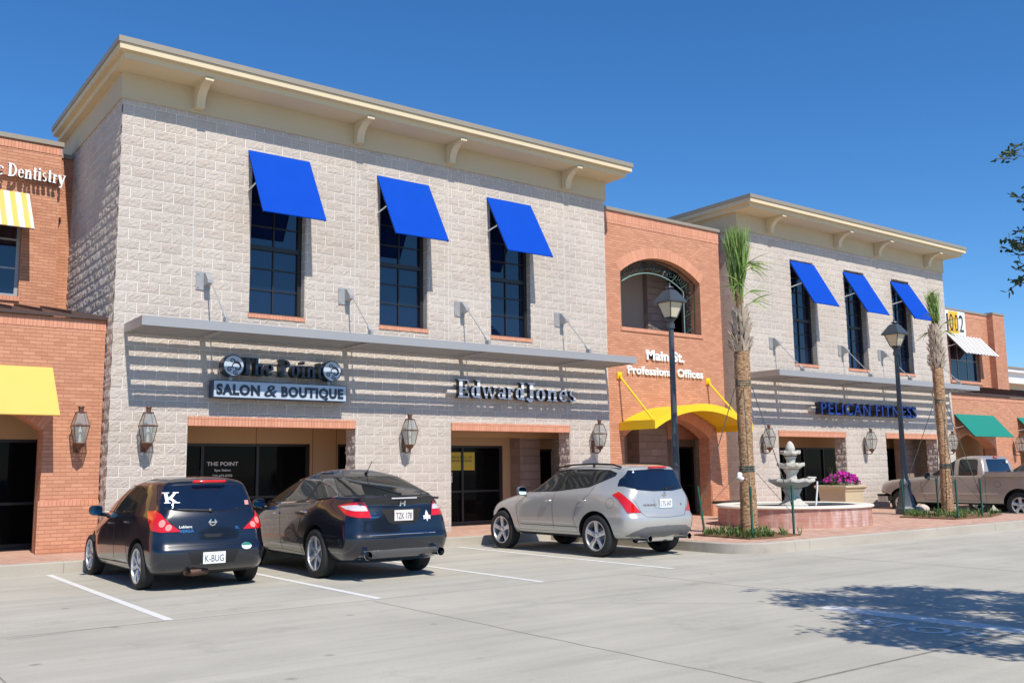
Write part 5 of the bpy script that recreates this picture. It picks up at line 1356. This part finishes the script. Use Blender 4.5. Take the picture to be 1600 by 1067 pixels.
rg_=[(-.645,1.40),(.0,1.425),(.645,1.40),(.70,1.18),(.695,1.10),(.35,1.055),(0,1.04),(-.35,1.055),(-.695,1.10),(-.70,1.18)]
g=c.patch('rear_window',[(x*.93,z) for x,z in rg_],'B',M['glassblue'],.004)
c.line('glass_edge',[(x*.94,z) for x,z in rg_],'B',M['black'],.008,parent=g,closed=True)
for i,pp in enumerate(([(-.585,1.165),(-.55,1.165),(-.55,1.31),(-.585,1.31)],[(-.555,1.225),(-.475,1.31),(-.435,1.31),(-.53,1.205)],[(-.535,1.255),(-.43,1.165),(-.475,1.165),(-.56,1.23)],[(-.60,1.165),(-.53,1.165),(-.53,1.177),(-.60,1.177)],[(-.60,1.298),(-.53,1.298),(-.53,1.31),(-.60,1.31)],[(-.49,1.165),(-.415,1.165),(-.415,1.177),(-.49,1.177)],[(-.49,1.298),(-.415,1.298),(-.415,1.31),(-.49,1.31)])):
    c.patch('letter_sticker',pp,'B',M['white'],.009+.0008*i,parent=g,step=.03)
c.patch('sticker_patch',[(.50,1.12),(.56,1.12),(.56,1.18),(.50,1.18)],'B',M['brightlens'],.008,parent=g,step=.03)
wiper(c,(-.02,1.055),(-.46,1.08))
bm=B(); tube(bm,[(-.22,-.475,1.455),(-.2,-.50,1.455),(.2,-.50,1.455),(.22,-.475,1.455)],.022,8); obj('brake_light',bm,M['redlens'],c.t,world=False,smooth=50)
for sg,f in ((-1,lambda p:p),(1,mirror_x)):
    vw='BL' if sg<0 else 'BR'
    tl=c.patch('tail_light',f([(-1.47,1.055),(-1.20,1.075),(-1.04,1.02),(-.86,.90),(-.68,.79),(-.98,.785),(-1.19,.81),(-1.33,.92)]),vw,M['redlens'],.010)
    for cx,cz,r_ in ((-.985,.90,.058),(-.87,.845,.05)):
        c.patch('bulb_lens',f([(cx+r_*math.cos(a*PI/5),cz+r_*.85*math.sin(a*PI/5)) for a in range(10)]),vw,M['brightlens'],.014,parent=tl,step=.03)
c.lines('hatch_gap',[('B',[(-.66,1.06),(-.46,.79),(-.36,.65),(-.30,.635),(.30,.635),(.36,.65),(.46,.79),(.66,1.06)]),('B',[(-.85,.60),(-.4,.60),(.4,.60),(.85,.60)])],M['seam'],.004,-.001)
c.patch('bumper_recess',[(-.36,.535),(.36,.535),(.29,.35),(-.29,.35)],'B',M['black'],.002)
c.plate(.0,.43,.31,.155,'K-BUG')
c.patch('hatch_handle',[(-.13,.745),(.13,.745),(.10,.70),(-.10,.70)],'B',M['black'],.004)
bm=B(); lathe(bm,[(.045,0),(.05,.008),(.035,.010),(.033,0)],(0,0),20); box(bm,-.06,.06,-.010,.010,.0,.011); h,n=c.cast(0,.90,'B'); bm.transform(Matrix.Translation(h+n*.004)@Matrix.Rotation(PI/2,4,'X')); obj('badge',bm,M['chrome'],c.t,world=False,smooth=50)
c.text('VERSA',-.45,-.26,.775,.04,'B',M['chrome']); c.text('Leblanc',-.45,-.28,.835,.035,'B',M['white']); c.text('SL',.32,.38,.80,.035,'B',M['chrome'])
c.patch('sticker',[(.47+.075*math.cos(a*PI/8),.56+.045*math.sin(a*PI/8)) for a in range(16)],'B',M['signwhite'],.006,step=.04)
c.patch('sticker_top',[(.47+.07*math.cos(a*PI/8),.565+.038*math.sin(a*PI/8)) for a in range(9)],'B',M['green'],.008,step=.04)
pipe(c,-.33,-.72,.26,.03,.2)
bm=B(); tube(bm,[(-.35,-.60,.25),(-.25,-.66,.24),(-.05,-.62,.25)],.05,8); obj('silencer',bm,M['rust'],c.t,world=False,smooth=50)
bm=B(); tube(bm,[(-.1,-.28,1.515),(-.1,-.38,1.60)],.006,5); obj('aerial',bm,M['black'],c.t,world=False)

# ---- large sloping hatchback
C_L=[(.23,-.70,3.40,.80,.2,.4,.05,.15,.04,.1),(.30,-.98,3.62,.87,.22,.45,.10,.16,.06,.12),(.42,-1.10,3.84,.925,.26,.48,.14,.18,.07,.14),(.55,-1.135,3.87,.945,.26,.48,.15,.18,.07,.14),(.62,-1.14,3.87,.948,.26,.48,.15,.18,.07,.14),(.66,-1.11,3.86,.949,.26,.48,.15,.18,.08,.14),
 (.80,-1.09,3.78,.949,.26,.46,.15,.2,.09,.14),(.92,-1.07,3.55,.945,.26,.44,.15,.22,.12,.13),(1.00,-1.05,3.15,.935,.25,.42,.15,.22,.16,.12),(1.07,-1.03,2.75,.905,.24,.4,.15,.22,.17,.1),(1.12,-1.04,2.55,.875,.24,.36,.15,.22,.17,.08),(1.165,-1.05,2.42,.855,.24,.34,.15,.22,.17,.08),(1.19,-1.00,2.36,.84,.24,.34,.14,.2,.16,.08),
 (1.24,-.86,2.22,.81,.24,.32,.12,.2,.15,.08),(1.33,-.58,1.98,.755,.26,.3,.10,.18,.13,.07),(1.42,-.26,1.74,.70,.26,.3,.08,.16,.09,.07),(1.50,.02,1.48,.635,.26,.3,.06,.14,.06,.06),(1.56,.36,1.22,.53,.22,.25,.04,.1,.04,.05),(1.60,.60,1.0,.36,.15,.15,.02,.06),(1.612,.72,.88,.15,.08,.08,.01,.02)]
c=Car('hatchback','larger blue-black fastback with chrome window trim, middle of the three parked cars',2.69,-5.01,-1.2,C_L,M['greenblack'],(0,2.797),.363,.225,.925,wheelmaker(.252,6,.040),archr=.415,group=G)
c.t.name='hatchback.001'
SWc=[(2.50,1.07),(2.10,1.27),(1.66,1.40),(1.16,1.455),(.98,1.46),(.34,1.435),(-.02,1.365),(-.34,1.26),(-.42,1.21),(-.30,1.185),(.35,1.125),(1.34,1.085)]
for v in ('L','R'):
    o=c.patch('side_window',SWc,v,M['carglass'],.003)
    c.patch('window_pillar',[(1.50,1.085),(1.24,1.445),(1.02,1.455),(1.33,1.085)],v,M['black'],.0045,parent=o)
    c.patch('window_pillar',[(.44,1.12),(.34,1.43),(.27,1.425),(.36,1.125)],v,M['black'],.0045,parent=o)
    c.line('chrome_trim',SWc,v,M['chrome'],.013,.002,parent=o,closed=True)
c.lines('door_gap',[(v,p) for v in ('L','R') for p in ([(2.40,1.05),(2.42,.8),(2.2,.33),(1.27,.36),(1.30,.9),(1.40,1.08)],[(1.27,.36),(.47,.34)],[(.47,.34),(.56,.62),(.48,.86),(.36,1.1)])],M['seam'],.004,-.001)
handles(c,[('L',1.46,.92),('L',.34,.97),('R',1.46,.92),('R',.34,.97)],M['chrome'],.19)
mirror(c,-1.03,1.98,1.07,M['greenblack'],-1); mirror(c,1.03,1.98,1.07,M['greenblack'],1)
gl_=[(-.56,1.475),(0,1.49),(.56,1.475),(.66,1.32),(.70,1.215),(.35,1.205),(0,1.20),(-.35,1.205),(-.70,1.215),(-.66,1.32)]
g=c.patch('rear_window',gl_,'B',M['carglass'],.006)
c.line('glass_edge',gl_,'B',M['black'],.008,parent=g,closed=True)
wiper(c,(.02,1.215),(-.46,1.42))
bm=B(); prism(bm,[(-.66,1.175),(-.4,1.19),(0,1.195),(.4,1.19),(.66,1.175),(.64,1.145),(0,1.155),(-.64,1.145)],'y',-1.10,-.93); 
for v in bm.verts: v.co.y+=.14*(abs(v.co.x)/.8)**2*1.1
obj('spoiler',bm,M['greenblack'],c.t,world=False,smooth=40)
bm=B(); box(bm,-.21,.21,-1.106,-1.10,1.165,1.183); obj('brake_light',bm,M['clearlens'],c.t,world=False)
for sg,f in ((-1,lambda p:p),(1,mirror_x)):
    vw='BL' if sg<0 else 'BR'
    tl=c.patch('tail_light',f([(-1.16,1.07),(-.88,1.105),(-.64,1.125),(-.52,1.125),(-.38,.90),(-.62,.905),(-.85,.935),(-1.0,.99)]),vw,M['redlens'],.010)
    c.patch('reflector_band',f([(-1.08,1.062),(-.85,1.075),(-.60,1.085),(-.50,1.06),(-.455,.995),(-.70,.995),(-.92,1.02)]),vw,M['clearlens'],.014,parent=tl)
c.patch('plate_recess',[(-.34,1.02),(.34,1.02),(.24,.83),(.14,.80),(-.14,.80),(-.24,.83)],'B',M['seam'],.002)
c.plate(0,.925,.31,.155,'TZK 178',M['platepink'])
c.text('H',-.05,.05,1.06,.075,'B',M['chrome'],.010,'badge',bold=.05)
c.text('Crosstour',-.52,-.30,.895,.035,'B',M['chrome'],.006,shear=.25); c.text('ACCORD',-.52,-.42,.945,.02,'B',M['chrome'])
def fleur(cx,cz,k):
    return [(cx,cz-.08*k),(cx+.02*k,cz-.035*k),(cx+.06*k,cz-.05*k),(cx+.065*k,cz+.005*k),(cx+.03*k,cz+.01*k),(cx+.022*k,cz+.045*k),(cx,cz+.08*k),(cx-.022*k,cz+.045*k),(cx-.03*k,cz+.01*k),(cx-.065*k,cz+.005*k),(cx-.06*k,cz-.05*k),(cx-.02*k,cz-.035*k)]
c.patch('sticker',fleur(.42,.90,1.05),'B',M['signwhite'],.006,step=.03)
c.line('chrome_strip',[(-.55,.655),(0,.66),(.55,.655)],'B',M['chrome'],.009,.002)
c.lines('hatch_gap',[('B',[(-.62,.90),(-.58,.70),(-.50,.645),(.50,.645),(.58,.70),(.62,.90)]),('B',[(-.93,.64),(-.62,.64)]),('B',[(.62,.64),(.93,.64)])],M['seam'],.004,-.001)
c.patch('bumper_trim',[(-.62,.44),(0,.455),(.62,.44),(.58,.36),(.3,.345),(-.3,.345),(-.58,.36)],'B',M['greytrim'],.004)
for x in (-.60,.60): pipe(c,x,-1.15,.375,.06,.22)
bm=B(); tube(bm,[(.02,.16,1.55),(.02,-.02,1.72)],.006,5); tube(bm,[(.02,.20,1.53),(.02,.12,1.56)],.02,8); obj('aerial',bm,M['black'],c.t,world=False)

# ---- silver SUV
M_L=[(.30,-.55,3.35,.82,.2,.4,.05,.15,.03,.1),(.36,-.80,3.55,.88,.24,.45,.12,.16,.05,.12),(.44,-.90,3.66,.925,.26,.5,.15,.18,.06,.13),(.55,-.945,3.74,.94,.28,.5,.16,.2,.06,.13),(.66,-.95,3.77,.943,.28,.5,.16,.2,.06,.13),(.715,-.945,3.76,.943,.28,.5,.16,.2,.06,.13),(.76,-.90,3.74,.943,.28,.5,.16,.2,.07,.13),
 (.88,-.885,3.62,.943,.28,.48,.16,.2,.08,.12),(.98,-.875,3.36,.938,.28,.46,.16,.22,.09,.12),(1.06,-.86,2.95,.925,.28,.44,.16,.22,.10,.11),(1.12,-.85,2.55,.905,.28,.4,.16,.22,.11,.10),(1.17,-.835,2.32,.875,.28,.36,.16,.22,.12,.08),
 (1.28,-.80,2.08,.825,.26,.32,.15,.2,.12,.07),(1.40,-.755,1.86,.77,.24,.3,.14,.18,.10,.07),(1.50,-.71,1.66,.725,.22,.28,.12,.16,.08,.06),(1.555,-.68,1.52,.69,.22,.28,.11,.14,.07,.06),(1.60,-.63,1.36,.62,.22,.28,.10,.12,.05,.05),(1.635,-.40,1.08,.48,.2,.25,.06,.08,.03,.03),(1.65,-.10,.75,.25,.1,.12,.02,.04)]
c=Car('suv','silver SUV with roof rails and twin exhausts, right of the two dark hatchbacks',7.95,-5.38,.6,M_L,M['silver'],(0,2.825),.375,.235,.915,wheelmaker(.262,5,.050),archr=.43,group=G)
SWm=[(2.16,1.13),(1.92,1.31),(1.50,1.49),(1.20,1.54),(.92,1.56),(.26,1.555),(-.20,1.535),(-.36,1.48),(-.34,1.44),(-.06,1.33),(.20,1.245),(1.12,1.16)]
for v in ('L','R'):
    o=c.patch('side_window',SWm,v,M['carglass'],.003)
    c.patch('window_pillar',[(1.20,1.155),(.99,1.555),(.86,1.56),(1.08,1.16)],v,M['black'],.0045,parent=o)
    c.patch('window_pillar',[(.24,1.24),(.20,1.555),(.12,1.555),(.14,1.27)],v,M['black'],.0045,parent=o)
    c.line('window_trim',SWm,v,M['black'],.009,parent=o,closed=True)
c.lines('door_gap',[(v,p) for v in ('L','R') for p in ([(2.30,1.12),(2.33,.95),(2.20,.42),(1.13,.42),(1.16,.91),(1.10,1.15)],[(1.13,.42),(.45,.42)],[(.45,.42),(.56,.66),(.44,.92),(.16,1.10),(.06,1.25)])],M['seam'],.004,-.001)
c.lines('door_moulding',[(v,[(2.13,.575),(1.16,.575)]) for v in ('L','R')]+[(v,[(1.10,.575),(.60,.575)]) for v in ('L','R')],M['silver'],.008,0)
for v in ('L','R'): c.patch('sill_trim',[(2.28,.37),(.42,.37),(.42,.30),(2.28,.30)],v,M['black'],.008)
handles(c,[('L',1.30,.98),('L',.30,1.0),('R',1.30,.98),('R',.30,1.0)],M['chrome'],.18)
c.lines('fuel_flap',[('L',[(-.36+.09*math.cos(a*PI/10),.96+.09*math.sin(a*PI/10)) for a in range(21)])],M['seam'],.003,-.001)
mirror(c,-1.02,1.96,1.16,M['greytrim'],-1,.2,.17); mirror(c,1.02,1.96,1.16,M['silver'],1,.2,.17)
for sg in (-1,1):
    bm=B(); x=sg*.62; tube(bm,[(x,1.46,1.53),(x,1.30,1.605),(x,.9,1.645),(x,.3,1.66),(x,-.2,1.64),(x,-.42,1.59)],.017,8); tube(bm,[(x,.3,1.58),(x,.3,1.65)],.022,8)
    obj('roof_rail',bm,M['black'],c.t,world=False,smooth=50)
gm=[(-.59,1.525),(0,1.545),(.59,1.525),(.69,1.36),(.73,1.26),(.58,1.195),(.25,1.165),(-.25,1.165),(-.58,1.195),(-.73,1.26),(-.69,1.36)]
g=c.patch('rear_window',gm,'B',M['glassblue'],.006)
c.line('glass_edge',gm,'B',M['black'],.008,parent=g,closed=True)
wiper(c,(.06,1.195),(.42,1.24))
bm=B(); tube(bm,[(-.22,-.705,1.578),(0,-.72,1.585),(.22,-.705,1.578)],.02,8); obj('brake_light',bm,M['redlens'],c.t,world=False,smooth=50)
for sg,f in ((-1,lambda p:p),(1,mirror_x)):
    vw='BL' if sg<0 else 'BR'
    c.patch('tail_light',f([(-1.34,1.10),(-1.18,1.155),(-1.07,1.11),(-.86,.98),(-.64,.795),(-.97,.79),(-1.07,.90),(-1.19,1.02)]),vw,M['redlens'],.008)
c.lines('hatch_gap',[('B',[(-.70,1.06),(-.64,.96),(-.56,.79),(-.48,.72),(0,.70),(.48,.72),(.56,.79),(.64,.96),(.70,1.06)])],M['seam'],.004,-.001)
c.patch('plate_garnish',[(-.27,1.035),(.27,1.035),(.24,.86),(-.24,.86)],'B',M['silver'],.006)
c.plate(0,.945,.31,.155,'LTS-547')
bm=B(); lathe(bm,[(.042,0),(.046,.008),(.033,.010),(.031,0)],(0,0),20); box(bm,-.055,.055,-.009,.009,.0,.011); h,n=c.cast(0,1.10,'B'); bm.transform(Matrix.Translation(h+n*.004)@Matrix.Rotation(PI/2,4,'X')); obj('badge',bm,M['chrome'],c.t,world=False,smooth=50)
c.text('MURANO',-.50,-.22,.905,.036,'B',M['greytrim']); c.text('SL',.42,.48,.905,.032,'B',M['greytrim'])
c.patch('bumper_trim',[(-.80,.39),(-.72,.47),(-.50,.545),(0,.56),(.50,.545),(.72,.47),(.80,.39),(.5,.375),(-.5,.375)],'B',M['greytrim'],.006)
for x in (-.50,.50): pipe(c,x,-.97,.35,.05,.36)
bm=B(); tube(bm,[(-.45,-.55,.33),(.45,-.55,.33)],.085,10); obj('silencer',bm,M['chrome'],c.t,world=False,smooth=50)
# ---- pickup truck
T_L=[(.36,-1.0,4.15,.90,.15,.3,.02,.1),(.42,-1.15,4.22,.96,.15,.35,.02,.12),(.57,-1.18,4.30,.985,.12,.4,.02,.15),(.66,-1.18,4.40,.99,.12,.4,.02,.15,.0,.03),(.70,-1.18,4.68,.995,.12,.4,.02,.15,.0,.03),(.78,-1.18,4.70,.995,.12,.4,.02,.15,.0,.03),(.92,-1.18,4.66,.995,.12,.4,.02,.15,0,.04),(1.05,-1.17,4.58,.99,.12,.4,.02,.15,0,.06),(1.13,-1.17,4.20,.985,.12,.4,.02,.15,0,.08),(1.19,-1.17,3.5,.98,.12,.35,.02,.12,0,.1),(1.235,-1.17,2.95,.97,.1,.3,.02,.1,.0,.08),(1.25,-1.15,2.8,.95,.1,.3,.02,.1,.02,.08)]
c=Car('pickup_truck','pewter extended cab pickup truck with chrome front bumper, parked beyond the farther palm',24.55,-5.05,0,T_L,M['truck'],(0,3.64),.385,.25,.985,wheelmaker(.23,5,.05),archr=.47,cat='pickup truck',under=.5)
cab=B(); rings=[]
for l in ((1.20,.95,2.95,.95,.08,.25,.02,.1),(1.30,.96,2.78,.94,.08,.25,.02,.1),(1.40,.98,2.62,.915,.08,.25,.02,.1),(1.60,1.03,2.28,.845,.08,.25,.02,.1),(1.73,1.07,2.04,.80,.1,.25,.02,.1),(1.79,1.14,1.92,.73,.14,.25,.02,.1),(1.825,1.35,1.7,.5,.1,.1,.02,.04)):
    rings.append([cab.verts.new(p) for p in ring_layer(*l)])
n=len(rings[0])
for a,b in zip(rings,rings[1:]):
    for k in range(n): cab.faces.new((a[k],a[(k+1)%n],b[(k+1)%n],b[k]))
cab.faces.new(rings[-1]); bmesh.ops.subdivide_edges(cab,edges=[],cuts=1)
bmesh.ops.recalc_face_normals(cab,faces=cab.faces)
c.bvh_body=c.bvh; c.bvh=BVHTree.FromBMesh(cab)
obj('cab',cab,M['truck'],c.t,world=False,smooth=45)
for v in ('L','R'):
    o=c.patch('side_window',[(2.66,1.27),(2.34,1.50),(2.10,1.70),(1.98,1.72),(1.90,1.72),(1.90,1.25),(2.55,1.25)],v,M['carglass'],.006)
    o=c.patch('side_window',[(1.76,1.25),(1.76,1.70),(1.70,1.73),(1.26,1.72),(1.20,1.68),(1.18,1.28),(1.22,1.24),(1.70,1.24)],v,M['carglass'],.006)
c.patch('rear_window',[(-.68,1.28),(.68,1.28),(.68,1.30),(.62,1.68),(.58,1.72),(-.58,1.72),(-.62,1.68),(-.68,1.30)],'B',M['glassblue'],.005)
c.patch('windscreen',[(-.8,1.29),(.8,1.29),(.66,1.72),(-.66,1.72)],'F',M['carglass'],.005)
bm=B(); box(bm,-.12,.12,1.05,1.10,1.765,1.80); obj('brake_light',bm,M['redlens'],c.t,world=False)
bm=B(); box(bm,.44,.54,.985,1.0,1.60,1.68); obj('sticker',bm,M['white'],c.t,world=False)
c.bvh=c.bvh_body
# load bed walls and rails above the body
bm=B()
for sg in (-1,1): box(bm,sg*.99-.06,sg*.99+.0 if sg>0 else sg*.99+.06,-1.14,.92,1.20,1.335)
box(bm,-.93,.93,-1.16,-1.10,1.20,1.33); obj('bed_wall',bm,M['truck'],c.t,world=False)
bm=B()
for sg in (-1,1): box(bm,sg*.96-.055,sg*.96+.055,-1.15,.93,1.336,1.352)
obj('bed_rail',bm,M['greytrim'],c.t,world=False)
c.lines('door_gap',[(v,p) for v in ('L','R') for p in ([(2.95,1.18),(2.98,1.0),(2.85,.50),(1.84,.50),(1.84,1.2)],[(1.84,.50),(1.14,.50)],[(1.14,.50),(1.14,1.2)],[(.95,.45),(.95,1.2)])],M['seam'],.005,-.001)
c.lines('door_moulding',[(v,[(2.90,.70),(1.87,.70)]) for v in ('L','R')]+[(v,[(1.80,.70),(.60,.71)]) for v in ('L','R')],M['truck'],.014)
c.lines('fuel_flap',[('L',[(.60+.10*math.cos(a*PI/10),.98+.09*math.sin(a*PI/10)) for a in range(21)])],M['seam'],.004,-.001)
handles(c,[('L',1.97,1.04),('R',1.97,1.04)],M['black'],.2)
mirror(c,-1.16,2.60,1.24,M['black'],-1,.2,.2); mirror(c,1.16,2.60,1.24,M['black'],1,.2,.2)
bm=B(); prism(bm,[(-1.0,4.16),(-1.0,4.46),(-.78,4.62),(.78,4.62),(1.0,4.46),(1.0,4.16),(.93,4.16),(.93,4.5),(-.93,4.5),(-.93,4.16)],'z',.42,.60); obj('front_bumper',bm,M['silver'],c.t,world=False,smooth=30)
bm=B(); prism(bm,[(-1.005,4.30),(-1.005,4.465),(-.78,4.63),(.78,4.63),(1.005,4.465),(1.005,4.30)],'z',.60,.66); obj('bumper_pad',bm,M['black'],c.t,world=False)
c.patch('headlight',[(4.30,.98),(4.44,.99),(4.44,.78),(4.32,.78)],'L',M['clearlens'],.006); c.patch('headlight',[(4.30,.98),(4.44,.99),(4.44,.78),(4.32,.78)],'R',M['clearlens'],.006)
c.patch('marker_light',[(4.36,.78),(4.44,.78),(4.44,.70),(4.36,.70)],'L',M['redlens'],.008)
# ---- white car mostly hidden behind the truck
c=Car('suv','white SUV mostly hidden behind the pewter pickup truck at the right edge',27.35,-5.2,0,[tuple([l[0]*1.06]+list(l[1:])) for l in M_L],M['whitecar'],(0,2.825),.375,.235,.915,wheelmaker(.238,5,.042),archr=.43)
for v in ('L','R'):
    o=c.patch('side_window',[(a,b*1.06) for a,b in SWm],v,M['carglass'],.004)
    c.patch('window_pillar',[(1.20,1.23),(.99,1.645),(.86,1.65),(1.08,1.235)],v,M['whitecar'],.006,parent=o)
c.patch('rear_window',[(a,b*1.06) for a,b in gm],'B',M['carglass'],.004)
mirror(c,-1.02,1.96,1.22,M['black'],-1,.2,.17)
for sg,f in ((-1,lambda p:p),(1,mirror_x)): c.patch('tail_light',f([(-.94,1.19),(-.88,1.22),(-.72,1.18),(-.68,.9),(-.86,.9)]),'B',M['redlens'],.008)
